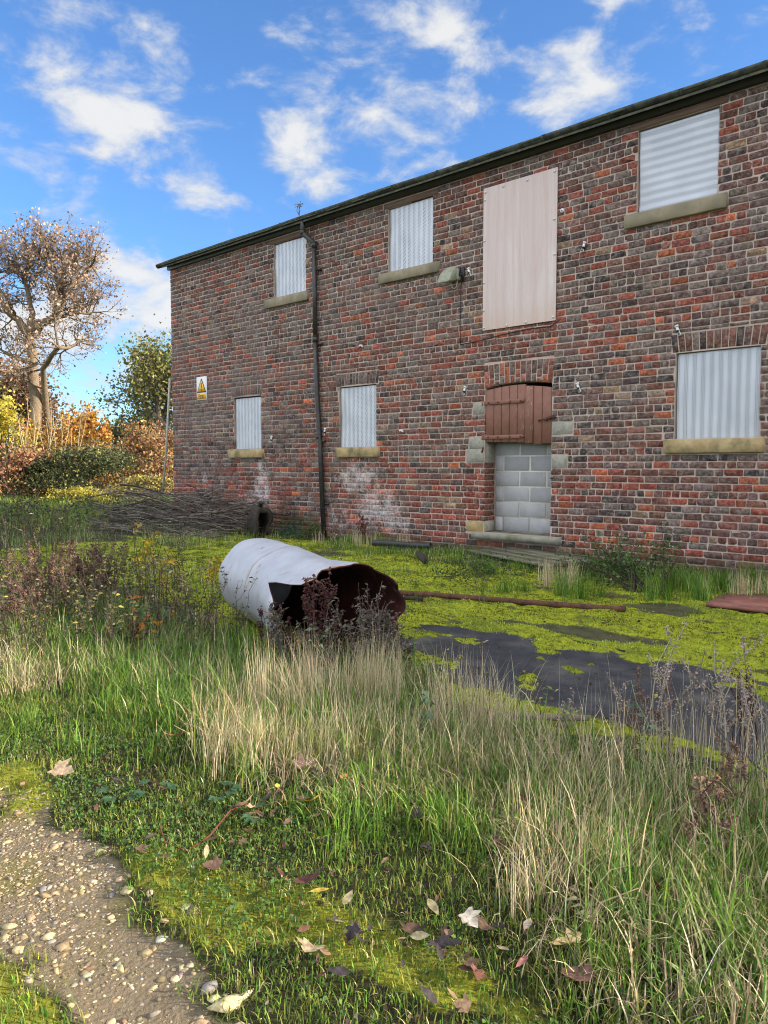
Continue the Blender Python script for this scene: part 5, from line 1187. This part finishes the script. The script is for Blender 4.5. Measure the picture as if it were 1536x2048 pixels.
for (a, b, lab) in [(440, 1615, "blue green bramble shoot on the verge with three broad leaves, nearest the yellow leaf"), (240, 1610, "small bramble sprig at the track's edge left of the larger bramble"), (530, 1665, "bramble leaves just below the large bramble shoot"), (310, 1605, "bramble sprig between two others on the verge's left")]:
    x, y = gnd(a, b); t_ = thing("bramble", lab, "bramble", (x, y, gh(x, y))); st = MB(); lf = MB()
    for k in range(4):
        q = rnd.uniform(0, 6.28); p = np.array([math.cos(q) * .05, math.sin(q) * .05, .035 + .02 * rnd.random()]); st.tube([(0, 0, 0), p * .6 + np.array([0, 0, .012]), p], .0016, 4, (.09, .10, .04), False)
        for dq in (-.9, 0, .9): lf.leaf(p, (math.cos(q + dq), math.sin(q + dq), .12), (rnd.gauss(0, .15), rnd.gauss(0, .15), 1), .042, .03, tuple(np.array((.055, .115, .055)) * rnd.uniform(.8, 1.25)), .15, .12)
    st.build("stem", M_STEM, t_, wc=False); lf.build("foliage", M_LEAF, t_, wc=False)
x, y = gnd(400, 1700); mb = MB(); mb.tube([(*gnd(320, 1670), .03), (*gnd(330, 1705), .035), (*gnd(375, 1720), .03), (*gnd(420, 1700), .05), (*gnd(460, 1660), .07), (*gnd(495, 1637), .06)], .0032, 6, (.13, .045, .03), False); tag(mb.build("bramble_runner", M_STEM), "red brown bramble runner curving over the mossy verge", "bramble")
mb = MB(); mb.tube([(*gnd(1560, 1640), .12), np.array((*gnd(1440, 1600), .26)), np.array((*gnd(1370, 1560), .38))], [.005, .004, .003], 5, (.09, .08, .075), False); tag(mb.build("leaning_cane", M_STEM), "dark grey cane slanting through the tall grass at the right", "cane")
# shrub by the wall
t_ = thing("wall_shrub", "dark stemmed leafy shrub before the wall right of the doorway", "shrub", (*gnd(1290, 1195), 0))
st = MB(); P = []; o0 = np.array([*gnd(1290, 1195), 0.0])
for (a, b, z_, hgt) in [(1300, 1180, 0, 1.0), (1280, 1190, 0, .9), (1250, 1150, .1, .8)]: pass
def curve(p0, p1, sag): 
    p0, p1 = np.array(p0, float), np.array(p1, float); return [p0 + (p1 - p0) * t + np.array([0, 0, sag * math.sin(math.pi * t)]) for t in np.linspace(0, 1, 6)]
tips = [dep(1190, 1095, 8.6), dep(1235, 1080, 8.5), dep(1150, 1130, 8.7), dep(1330, 1085, 8.2), dep(1365, 1105, 8.1), dep(1290, 1100, 8.3), dep(1130, 1110, 9.0), dep(1210, 1120, 8.5), dep(1325, 1060, 8.3), dep(1175, 1125, 8.6), dep(1255, 1110, 8.4), dep(1225, 1140, 8.4), dep(1270, 1085, 8.5), dep(1170, 1080, 8.9)]
for tp_ in tips:
    b = o0 + np.array([rnd.gauss(0, .10), rnd.gauss(0, .06), 0]); c_ = curve(b, tp_, .06); st.tube(c_, [.012, .010, .008, .006, .004, .002], 5, (.045, .035, .03), False)
    for _ in range(7):
        k = rnd.randint(2, 5); p = c_[k]; e = p + np.array([rnd.gauss(0, .12), rnd.gauss(0, .12), rnd.gauss(.02, .09)]); st.tube([p, e], [.003, .0015], 3, (.06, .05, .04), False)
        for _ in range(13): P.append(p + (e - p) * rnd.uniform(.3, 1.1) + np.array([rnd.gauss(0, .045), rnd.gauss(0, .045), rnd.gauss(0, .045)]))
for _ in range(700): P.append(dep(rnd.gauss(1225, 45), rnd.gauss(1140, 18), rnd.uniform(8.2, 8.8)))
st.build("branches", M_STEM, t_); leaf_cloud("foliage", np.array(P), .038, [(.06, .11, .03), (.09, .15, .04), (.05, .08, .03), (.22, .24, .06), (.16, .2, .08)], [3, 3, 2, .6, 1], parent=t_)
t_ = thing("low_shrub", "low grey green undergrowth clump left of the fallen board", "shrub", (*gnd(1000, 1165), 0)); P = [np.array([*gnd(rnd.gauss(960, 45), rnd.gauss(1150, 12)), abs(rnd.gauss(.0, .09)) + .01]) for _ in range(900)]
leaf_cloud("foliage", np.array(P), .035, [(.05, .085, .035), (.08, .12, .05), (.12, .14, .07), (.10, .09, .06)], [3, 3, 1, 1], parent=t_)
t_ = thing("low_shrub", "yellow green ferny clump at the foot of the downpipe", "shrub", (4.8, -.15, 0)); P = [np.array([rnd.gauss(4.75, .14), -abs(rnd.gauss(.12, .08)) - .03, abs(rnd.gauss(.0, .14)) + .02]) for _ in range(380)]
leaf_cloud("foliage", np.array(P), .035, [(.16, .19, .03), (.10, .14, .03), (.07, .11, .05)], [2, 2, 2], parent=t_)
t_ = thing("low_shrub", "blue green leafy clump left of the downpipe's foot", "shrub", (4.55, -.4, 0)); P = [np.array([rnd.gauss(4.5, .16), rnd.gauss(-.45, .1), abs(rnd.gauss(.0, .11)) + .02]) for _ in range(380)]
leaf_cloud("foliage", np.array(P), .04, [(.05, .10, .06), (.08, .14, .08)], [2, 2], parent=t_)
mb = MB(); 
for q in range(5):
    b = np.array([4.42, -.14, 5.74]); e = b + np.array([rnd.gauss(0, .09), rnd.gauss(0, .03), rnd.uniform(.1, .2)]); mb.tube([b, (b + e) / 2 + np.array([rnd.gauss(0, .02), 0, 0]), e], [.006, .005, .004], 4, (.10, .10, .08), False)
    for _ in range(3): f = e + np.array([rnd.gauss(0, .045), rnd.gauss(0, .02), rnd.uniform(0, .06)]); mb.tube([e, f], [.004, .006], 3, (.12, .12, .09), False)
tag(mb.build("gutter_weed", M_STEM), "small dead weed growing in the gutter above the downpipe", "weed")
# mixed undergrowth left (leafy, uncountable)
P = []
for _ in range(9000):
    px_ = rnd.uniform(-60, 430); py_ = rnd.triangular(1030, 1380, 1250); x, y = gnd(px_, py_)
    if fbm(np.array([x]), np.array([y]), 1.1, 88)[0] < .45 or weights(np.array([x]), np.array([y]))[2][0] > .5: continue
    P.append((x, y, abs(rnd.gauss(0, .13)) + .02))
for _ in range(1500): P.append((rnd.uniform(-1.0, 4.0), rnd.gauss(-1.75, .35), abs(rnd.gauss(0, .14)) + .02))
leaf_cloud("undergrowth", np.array(P), .035, [(.06, .09, .04), (.09, .12, .05), (.13, .13, .07), (.14, .10, .07), (.20, .20, .06)], [3, 3, 2, 1.5, .6], label="low leafy undergrowth among the weeds at the left", kind='stuff')
# climbing rough growth behind the tank's left and under the branches
P = []
for _ in range(5200):
    px_ = rnd.uniform(-40, 345); py_ = rnd.uniform(988 + 34 * (.5 + .5 * math.sin(px_ * .045) * math.cos(px_ * .017 + 1)) + rnd.gauss(0, 5), 1068); d_ = rnd.uniform(15, 22); p = dep(px_, py_, d_)
    if p[2] < .02 or p[0] > -.3: continue
    P.append(p)
leaf_cloud("scrub", np.array(P), .075, [(.06, .08, .04), (.09, .11, .05), (.13, .11, .07), (.20, .19, .06), (.05, .06, .035)], [3, 3, 2, 1, 2], label="low grey green scrub beyond the building's end", kind='stuff')

# ------------------------------------------------------------------ fallen leaves
def leaf_outline(kind):
    if kind == 'maple':
        A = [(0, -.02), (.18, -.06), (.40, -.08), (.54, .02), (.46, .17), (.60, .30), (.74, .50), (.54, .52), (.36, .50), (.34, .72), (.20, .84), (0, 1.04)]
        return A + [(-x, y) for x, y in A[::-1][1:-1]]
    A = [(0, -.02), (.12, .12), (.20, .35), (.19, .6), (.10, .85), (0, 1.05)]
    return A + [(-x, y) for x, y in A[::-1][1:-1]]
def fallen(px_, py_, size, kind, colr, label, group=None, tilt=.25, curl=.5, yaw=None, lift=.03):
    O = leaf_outline(kind); n = len(O); x, y = gnd(px_, py_, .03)
    V = []; 
    for sc_ in (1.0, .5):
        for (a, b) in O:
            a_, b_ = a * sc_, (b - .45) * sc_; r2 = a_ * a_ + b_ * b_
            V.append((a_ * size, b_ * size, size * (curl * (abs(a_) ** 1.5) * .9 + .25 * curl * b_ * b_) + rnd.uniform(-.03, .03) * size))
    V.append((0, 0, 0))
    F = [(i, (i + 1) % n, n + (i + 1) % n, n + i) for i in range(n)] + [(n + i, n + (i + 1) % n, 2 * n) for i in range(n)]
    c = np.array(colr) * math.exp(rnd.gauss(0, .12)); C_ = np.tile(c, (2 * n + 1, 1)); C_[:n] *= rg.uniform(.75, 1.2, (n, 1))
    b0 = len(V); V += [(0, -.45 * size, 0), (.012 * size, -.5 * size, .002), (.02 * size, -.95 * size, .01)]; F.append((b0, b0 + 1, b0 + 2)); C_ = np.concatenate([C_, np.tile(c * .8, (3, 1))])
    o = mesh_np("fallen_leaf", np.array(V), F, M_DRYLEAF, col=C_, smooth=False)
    o.location = (x, y, gh(x, y) + lift + size * .08); o.rotation_euler = (rnd.gauss(0, tilt), rnd.gauss(0, tilt), rnd.uniform(0, 6.28) if yaw is None else yaw); return tag(o, label, "leaf", group)
TAN, DKB, RDB, PAL_, YLW, ORG, BLK = (.215, .145, .092), (.10, .063, .046), (.115, .052, .038), (.32, .28, .165), (.62, .42, .06), (.48, .20, .08), (.055, .045, .045)
G_ = "fallen leaves scattered in the verge"
for a in [(350, 1500, .075, 'maple', (.42, .19, .10), "orange brown maple leaf standing up in green grass at the left", .9), (126, 1562, .085, 'maple', (.33, .25, .17), "pale tan maple leaf by the track's left edge", .4),
          (625, 1640, .065, 'maple', (.66, .44, .05), "bright yellow maple leaf with brown spots, mid verge", .35), (555, 1610, .05, 'oval', YLW, "yellow and tan leaf just left of the bright yellow one", .4),
          (1130, 1925, .075, 'maple', (.58, .42, .20), "large pale yellow maple leaf at the lower right", .4), (1150, 1985, .075, 'maple', (.15, .08, .065), "large chocolate brown leaf below the pale yellow maple leaf", .3),
          (1345, 1835, .10, 'maple', (.22, .09, .07), "large red brown leaf under the tall grass at the right", .3), (700, 1600, .06, 'maple', ORG, "orange brown leaf half hidden in long grass, centre", .7),
          (615, 1570, .09, 'maple', (.17, .11, .09), "large dark grey brown leaf below the tank's straw", .3), (620, 1545, .05, 'oval', RDB, "red brown curled leaf above the large dark leaf", .5),
          (610, 1790, .075, 'maple', (.12, .052, .04), "dark red brown leaf at the moss's upper edge", .3), (640, 1812, .06, 'oval', (.50, .37, .07), "yellow and brown leaf just below the dark red brown leaf", .2),
          (695, 1830, .06, 'oval', PAL_, "pale cream leaf right of the mossy patch", .3), (865, 1850, .065, 'oval', PAL_, "pale cream leaf lying alone at lower centre", .3),
          (480, 1640, .075, 'maple', (.36, .25, .19), "tan maple leaf behind the bramble leaves", .5), (510, 1645, .045, 'maple', (.52, .34, .22), "small pinkish tan leaf above the bramble leaves", .4),
          (1095, 1745, .05, 'oval', ORG, "orange curled leaf at the grass edge, right of centre", .5), (1100, 1662, .05, 'oval', ORG, "rusty orange leaf in the right hand grass hollow", .5),
          (1045, 1655, .07, 'maple', RDB, "dark red maple leaf in the right hand grass hollow", .3), (620, 1920, .06, 'maple', (.30, .24, .16), "crumpled grey tan leaf on the mossy patch", .4),
          (680, 1965, .06, 'oval', BLK, "black curled leaf on the lower moss", .5), (900, 1925, .065, 'oval', BLK, "black curled leaf standing on edge, lower centre", .9),
          (1055, 1885, .055, 'oval', (.33, .28, .22), "grey narrow leaf left of the pale yellow maple leaf", .3), (1045, 1955, .045, 'oval', (.36, .16, .13), "small pinkish brown leaf left of the chocolate leaf", .3),
          (940, 1880, .05, 'maple', (.28, .265, .24), "silvery grey leaf curled among the litter, lower centre", .5), (235, 1575, .045, 'oval', BLK, "black curled leaf left of the bramble sprig", .5), (45, 1585, .04, 'oval', (.25, .15, .1), "small brown leaf at the track edge, far left", .3)]:
    fallen(*a[:2], a[2] * 1.0, *a[3:6], G_, a[6] * .55, .5, None, .055)
for k in range(230):
    z_ = rnd.random()
    if z_ < .40: a, b = rnd.gauss(1075, 50), rnd.gauss(1715, 60)
    elif z_ < .64: a, b = rnd.uniform(600, 1320), rnd.gauss(1890, 60)
    elif z_ < .85: a, b = rnd.gauss(560, 120), rnd.gauss(1600, 60)
    else: a, b = rnd.uniform(100, 900), rnd.uniform(1480, 1760)
    kc = rnd.choice([(TAN, "tan"), (DKB, "dark brown"), (RDB, "red brown"), (BLK, "blackened"), (PAL_, "pale cream"), (DKB, "dark brown"), (DKB, "dark brown"), (BLK, "blackened")])
    kd = rnd.choice(['maple', 'oval', 'oval']) if kc[1] != 'pale cream' else 'oval'
    fallen(a, b, rnd.uniform(.026, .055), kd, kc[0], "small %s %s leaf lying in the grass and moss" % (kc[1], "lobed" if kd == 'maple' else "oval"), G_, .38, .6)
# pale ash sprays: leaflets on one stalk
for (a, b, lab) in [(1180, 1850, "pale cream ash leaf spray of many leaflets at the right"), (1075, 1690, "bleached ash leaf spray lying in the right hand grass hollow")]:
    x, y = gnd(a, b, .03); t_ = thing("ash_spray", lab, "leaf", (x, y, gh(x, y) + .03)); st = MB(); q = rnd.uniform(0, 6); d = np.array([math.cos(q), math.sin(q), 0]); s_ = np.array([-d[1], d[0], 0]); st.tube([-d * .09, d * 0, d * .09], .0014, 4, (.40, .36, .22), False)
    for k in range(4):
        for sg in (-1, 1):
            m1 = MB(); m1.leaf(d * (-.05 + .035 * k), s_ * sg + d * .5, (rnd.gauss(0, .2), rnd.gauss(0, .2), 1), .05, .022, (.50, .47, .28), .2, .1); m1.build("leaflet", M_DRYLEAF, t_, wc=False)
    m1 = MB(); m1.leaf(d * .09, d, (0, 0, 1), .05, .022, (.5, .47, .28), .2, .1); m1.build("leaflet", M_DRYLEAF, t_, wc=False); st.build("stalk", M_STEM, t_, wc=False)

# ------------------------------------------------------------------ trees and bushes beyond
def tree(name, label, base, height, spread, trunkr, levels, leafn, leaf_s, cols, wts, barkc, split=.28, group=None, up=.75, seed=1, nb=3, drop=0.0, lsp=.35, cat="tree", trunks=1):
    r = random.Random(seed); base = np.array(base, float); t_ = thing(name, label, cat, tuple(base), group)
    mb = MB(); tips = []
    def grow(p, d, L, rad, lv):
        k = 4 if lv > 1 else 3; pts = [p]; dd = d.copy()
        for i in range(k):
            dd = dd + np.array([r.gauss(0, .16), r.gauss(0, .16), r.gauss(.03, .1)]); dd /= np.linalg.norm(dd); pts.append(pts[-1] + dd * L / k)
        rr = [rad * (1 - .45 * i / k) for i in range(k + 1)]; c = np.array(r.choice(barkc)); mb.tube(pts, rr, 6 if lv > 2 else (4 if lv > 0 else 3), tuple(c), False)
        if lv <= 1:
            for q in pts[1:]: tips.append((q, lv))
        if lv == 0: return
        n_ = nb + (1 if r.random() < .4 else 0)
        for i in range(n_):
            q = r.uniform(0, 6.28); el = r.gauss(.55, .22); a = np.cross(dd, [0.3, 0.5, .8]); a /= np.linalg.norm(a); b = np.cross(dd, a)
            nd = dd * math.cos(el) + (a * math.cos(q) + b * math.sin(q)) * math.sin(el) * spread; nd[2] += (up - .6) * .5; nd /= np.linalg.norm(nd)
            st_ = pts[-1] if i < 2 else pts[r.randint(max(1, k - 2), k)]
            grow(st_, nd, L * r.uniform(.62, .86), rad * r.uniform(.5, .66), lv - 1)
    for q in range(trunks):
        d0 = np.array([r.gauss(0, .10) * (trunks > 1) * 3, r.gauss(0, .1), 1.0]); d0 /= np.linalg.norm(d0)
        grow(base + np.array([q * trunkr * 2.2, 0, -.1]), d0, height * split, trunkr, levels)
    mb.build("trunk", M_BARK, t_)
    T = np.array([q for q, lv in tips]); i = rg.integers(0, len(T), leafn); P = T[i] + rg.normal(0, lsp, (leafn, 3)) * np.array([1, 1, .8])
    leaf_cloud("crown", P, leaf_s, cols, wts, parent=t_, aspect=.75, sd_=.3); return t_
def bush(name, label, px_, py_, d, w_, h_, n, leaf_s, cols, wts, stems=10, barkc=[(.16, .13, .10)], group=None, clump=26, lay=.5, cat="bush"):
    """bush whose middle foot stands at depth d under pixel column px_"""
    c0 = dep(px_, 929, d); base = np.array([c0[0], c0[1], 0.0]); t_ = thing(name, label, cat, tuple(base), group); mb = MB(); P = []
    ex = RT; ey = FW
    cs = []
    for _ in range(clump):
        q = rnd.uniform(0, 6.28); rr = rnd.random() ** .5; hz = rnd.random() ** .8
        cs.append((base + ex * math.cos(q) * rr * w_ * .5 * (1 - .35 * hz) + ey * math.sin(q) * rr * w_ * .4 * (1 - .35 * hz) + ZZ * (h_ * (.12 + .82 * hz) * (1 - .25 * rr * rr)), rnd.uniform(.5, 1.2)))
    per = n // clump
    for (c, s_) in cs:
        P.append(c + rg.normal(0, 1, (int(per * s_), 3)) * np.array([w_, w_, h_ * .9]) * .085 * s_)
        b = base + ex * rnd.gauss(0, w_ * .12) + ey * rnd.gauss(0, w_ * .1); mid = (b + c) / 2 + ZZ * h_ * .08
        mb.tube([b, mid, c + ZZ * .1 * h_], [.03 * h_ / 3, .02 * h_ / 3, .006], 4, rnd.choice(barkc), False)
    mb.build("stems", M_BARK, t_); leaf_cloud("foliage", np.concatenate(P), leaf_s, cols, wts, parent=t_, aspect=.7, sd_=.28); return t_
BK = [(.20, .16, .12), (.26, .21, .16), (.14, .11, .09)]
def limb_tree(name, label, d, limbs, leafn, leaf_s, cols, wts, barkc, seed, L0=1.15, lsp=.22):
    """tree whose main limbs are given by their outline (picture columns and rows at depth d)"""
    r = random.Random(seed); p0 = dep(*limbs[0][0][0], d); t_ = thing(name, label, "tree", (p0[0], p0[1], 0)); mb = MB(); tips = []
    def grow(p, dd, L, rad, lv):
        k = 3; pts = [p]
        for i in range(k):
            dd = dd + np.array([r.gauss(0, .2), r.gauss(0, .2), r.gauss(.05, .14)]); dd /= np.linalg.norm(dd); pts.append(pts[-1] + dd * L / k)
        mb.tube(pts, [rad * (1 - .5 * i / k) for i in range(k + 1)], 5 if lv > 1 else 3, tuple(r.choice(barkc)), False)
        if lv <= 1: tips.extend(pts[1:])
        if lv == 0: return
        for i in range(3 + (r.random() < .4)):
            v = np.array([r.gauss(0, 1), r.gauss(0, 1), r.gauss(.15, 1)]); v /= np.linalg.norm(v); nd = dd + v * .85; nd /= np.linalg.norm(nd)
            grow(pts[-1] if i < 2 else pts[r.randint(1, k)], nd, L * r.uniform(.58, .85), rad * .55, lv - 1)
    for pl, r0, r1, nsub in limbs:
        depth_ = d; pts = []
        for i, (a, b) in enumerate(pl): pts.append(dep(a, b, d + (0 if nsub == 0 else r.gauss(0, .5) * i)))
        pts[0] = dep(*pl[0], d); pp = []
        for i in range(len(pts) - 1):
            for q in range(3): pp.append(pts[i] + (pts[i + 1] - pts[i]) * q / 3 + np.array([r.gauss(0, .05), r.gauss(0, .05), r.gauss(0, .04)]) * (i + q > 0))
        pp.append(pts[-1]); n = len(pp); mb.tube(pp, [r0 + (r1 - r0) * k / (n - 1) for k in range(n)], 8, tuple(barkc[0]), False)
        for k in range(nsub * 2):
            i = r.randint(n // 3, n - 1); up_ = pp[i] - pp[max(i - 2, 0)]; up_ = up_ / (np.linalg.norm(up_) + 1e-6); v = np.array([r.gauss(0, 1), r.gauss(0, 1), r.gauss(.25, .8)]); v /= np.linalg.norm(v)
            nd = up_ * .5 + v; nd /= np.linalg.norm(nd); grow(pp[i], nd, L0 * r.uniform(.6, 1.1), r1 * r.uniform(.7, 1.1), 3)
        if nsub: grow(pp[-1], (pp[-1] - pp[-3]) / np.linalg.norm(pp[-1] - pp[-3]), L0 * .8, r1, 3)
    mb.build("trunk", M_BARK, t_); T = np.array(tips); i = rg.integers(0, len(T), leafn); P = T[i] + rg.normal(0, lsp, (leafn, 3))
    leaf_cloud("crown", P, leaf_s, cols, wts, parent=t_, aspect=.75, sd_=.3); return t_
limb_tree("tall_tree", "tall half bare tree with sparse brown leaves at the left", 46,
    [([(78, 975), (72, 880), (69, 800), (66, 725), (58, 665)], .40, .28, 0), ([(104, 975), (98, 860), (86, 735), (112, 696), (150, 690)], .24, .08, 5), ([(58, 665), (35, 640), (12, 622), (-15, 560), (-25, 520)], .26, .08, 8),
     ([(58, 665), (75, 650), (103, 640), (117, 612), (122, 580), (128, 530)], .30, .10, 10), ([(117, 612), (145, 572), (172, 545), (190, 520)], .14, .05, 6), ([(103, 640), (150, 625), (185, 625)], .13, .05, 6), ([(58, 665), (62, 610), (50, 560), (55, 515)], .2, .07, 8), ([(122, 580), (105, 540), (95, 505)], .12, .05, 6), ([(66, 725), (30, 715), (-10, 690)], .16, .05, 5)],
    7500, .16, [(.33, .21, .15), (.42, .29, .20), (.24, .15, .11), (.50, .40, .28)], [3, 3, 2, 1.5], [(.19, .145, .10), (.15, .115, .085)], 5)
b0 = dep(20, 929, 52); tree("tall_tree", "brown leaved tree partly cut by the photo's left edge, behind the tall tree", (b0[0], b0[1], 0), 10, 1.0, .34, 5, 7000, .24, [(.22, .12, .07), (.30, .19, .10), (.16, .10, .07)], [3, 2, 2], BK, .26, seed=9, lsp=.5)
b0 = dep(378, 929, 40); tree("oak_tree", "yellow green oak just beyond the building's left corner", (b0[0], b0[1], 0), 10.8, 1.15, .3, 5, 9000, .17, [(.16, .18, .055), (.27, .25, .075), (.10, .12, .04), (.34, .29, .09)], [3, 2, 2, 1.2], BK, .25, seed=14, lsp=.42)
b0 = dep(235, 929, 44); tree("willow_tree", "grey green bushy willow between the tall tree and the oak", (b0[0], b0[1], 0), 5.6, 1.1, .2, 5, 8000, .17, [(.10, .12, .06), (.14, .15, .08), (.08, .09, .05)], [3, 2, 2], BK, .2, seed=21, lsp=.3, trunks=2)
b0 = dep(300, 929, 50); tree("far_tree", "dark green tree low behind the willow and oak", (b0[0], b0[1], 0), 7.0, 1.2, .25, 5, 9000, .22, [(.05, .075, .03), (.08, .10, .04), (.11, .12, .05)], [3, 2, 1], BK, .22, seed=33, lsp=.5)
YC = [(.50, .37, .04), (.40, .35, .05), (.31, .30, .06)]; OC = [(.47, .22, .04), (.38, .17, .05), (.48, .29, .06), (.27, .17, .08)]; PC = [(.36, .17, .09), (.30, .13, .09), (.38, .24, .10), (.25, .16, .09)]; DG = [(.03, .045, .02), (.05, .065, .025), (.10, .11, .05), (.28, .26, .07)]
bush("yellow_bush", "bright yellow bush at the photo's left edge", 5, 0, 30, 2.6, 4.4, 5200, .15, YC, [3, 2, 2])
bush("pink_bush", "pinkish red leaved bush at the left edge below the yellow one", 10, 0, 26, 3.2, 2.3, 4500, .11, PC, [3, 3, 2, 2])
bush("orange_bush", "orange leaved field maple bush before the tall tree", 120, 0, 36, 5.2, 4.1, 9000, .14, OC + [(.3, .25, .06)], [3, 2, 3, 1, 1.2])
bush("orange_bush", "glowing orange bush top right of the other orange bush", 188, 0, 34, 1.8, 3.9, 3600, .15, OC, [4, 1, 3, 1])
bush("dark_bush", "dark green ivy covered bush with pale flecks in the hedge middle", 165, 0, 27, 4.6, 2.2, 11000, .085, DG, [4, 3, 2.5, 1.6], barkc=[(.2, .17, .12)])
bush("dark_bush", "dark green low bush left of the ivy covered one", 85, 0, 26, 2.6, 1.6, 5000, .085, DG, [4, 3, 2, 2])
bush("russet_bush", "russet and orange bush beside the building's left corner", 305, 0, 29, 3.2, 3.3, 8000, .11, PC + [(.58, .40, .06), (.2, .2, .06)], [3, 2, 3, 2, 1, 1.5])
bush("brown_bush", "brown twiggy bush below the willow", 245, 0, 31, 3.6, 2.6, 8000, .10, [(.26, .19, .10), (.20, .17, .08), (.36, .30, .10), (.13, .13, .06)], [3, 3, 1.4, 2])
bush("yellow_bush", "small yellow leaved bush at the sunlit strip of grass", 160, 0, 25, 2.2, .6, 2200, .07, YC + [(.35, .35, .08)], [2, 2, 2, 2])
bush("russet_bush", "low yellow and brown bush at the building's foot behind the pole", 290, 0, 24, 2.4, 1.0, 4000, .08, [(.40, .32, .07), (.25, .2, .08), (.15, .15, .06)], [2, 2, 2])
for i_, (px_, h_) in enumerate([(48, 3.9), (68, 3.4), (98, 3.6), (140, 3.2), (28, 3.0), (118, 3.3)]):
    c0 = dep(px_, 929, 29 + i_ * .4); mb = MB(); b = np.array([c0[0], c0[1], -.05]); t_ = thing("bare_sapling", "thin pale bare sapling stem rising from the hedge", "sapling", tuple(b + np.array([0, 0, .05])), "pale sapling stems in the hedge")
    for q in range(3):
        e = b + RT * rnd.gauss(0, .5) + ZZ * h_ * rnd.uniform(.8, 1.05); pts = [b + (e - b) * t + RT * rnd.gauss(0, .05) for t in np.linspace(0, 1, 6)]; mb.tube(pts, [.03, .027, .023, .018, .013, .007], 4, (.42, .35, .22), False)
        for k in range(2, 6): mb.tube([pts[k], pts[k] + RT * rnd.gauss(0, .3) + ZZ * .35], [.009, .004], 3, (.38, .31, .2), False)
    mb.build("stems", M_BARK, t_)
# far hedge line closing the view, and the same all round
P = []
for q in np.arange(0, 2 * math.pi, .012):
    R_ = 95 + 12 * math.sin(3 * q) + rnd.uniform(-6, 6); c = np.array([15 + R_ * math.cos(q), -9 + R_ * math.sin(q), 0]); hh = rnd.uniform(2.5, 5.5)
    P.append(c + rg.normal(0, 1, (60, 3)) * np.array([1.2, 1.2, 0]) + np.stack([np.zeros(60), np.zeros(60), rg.uniform(0, hh, 60)], -1))
leaf_cloud("far_hedge", np.concatenate(P), .75, [(.06, .08, .035), (.10, .10, .04), (.18, .13, .06)], [3, 2, 2], label="far hedge line around the fields", kind='stuff')
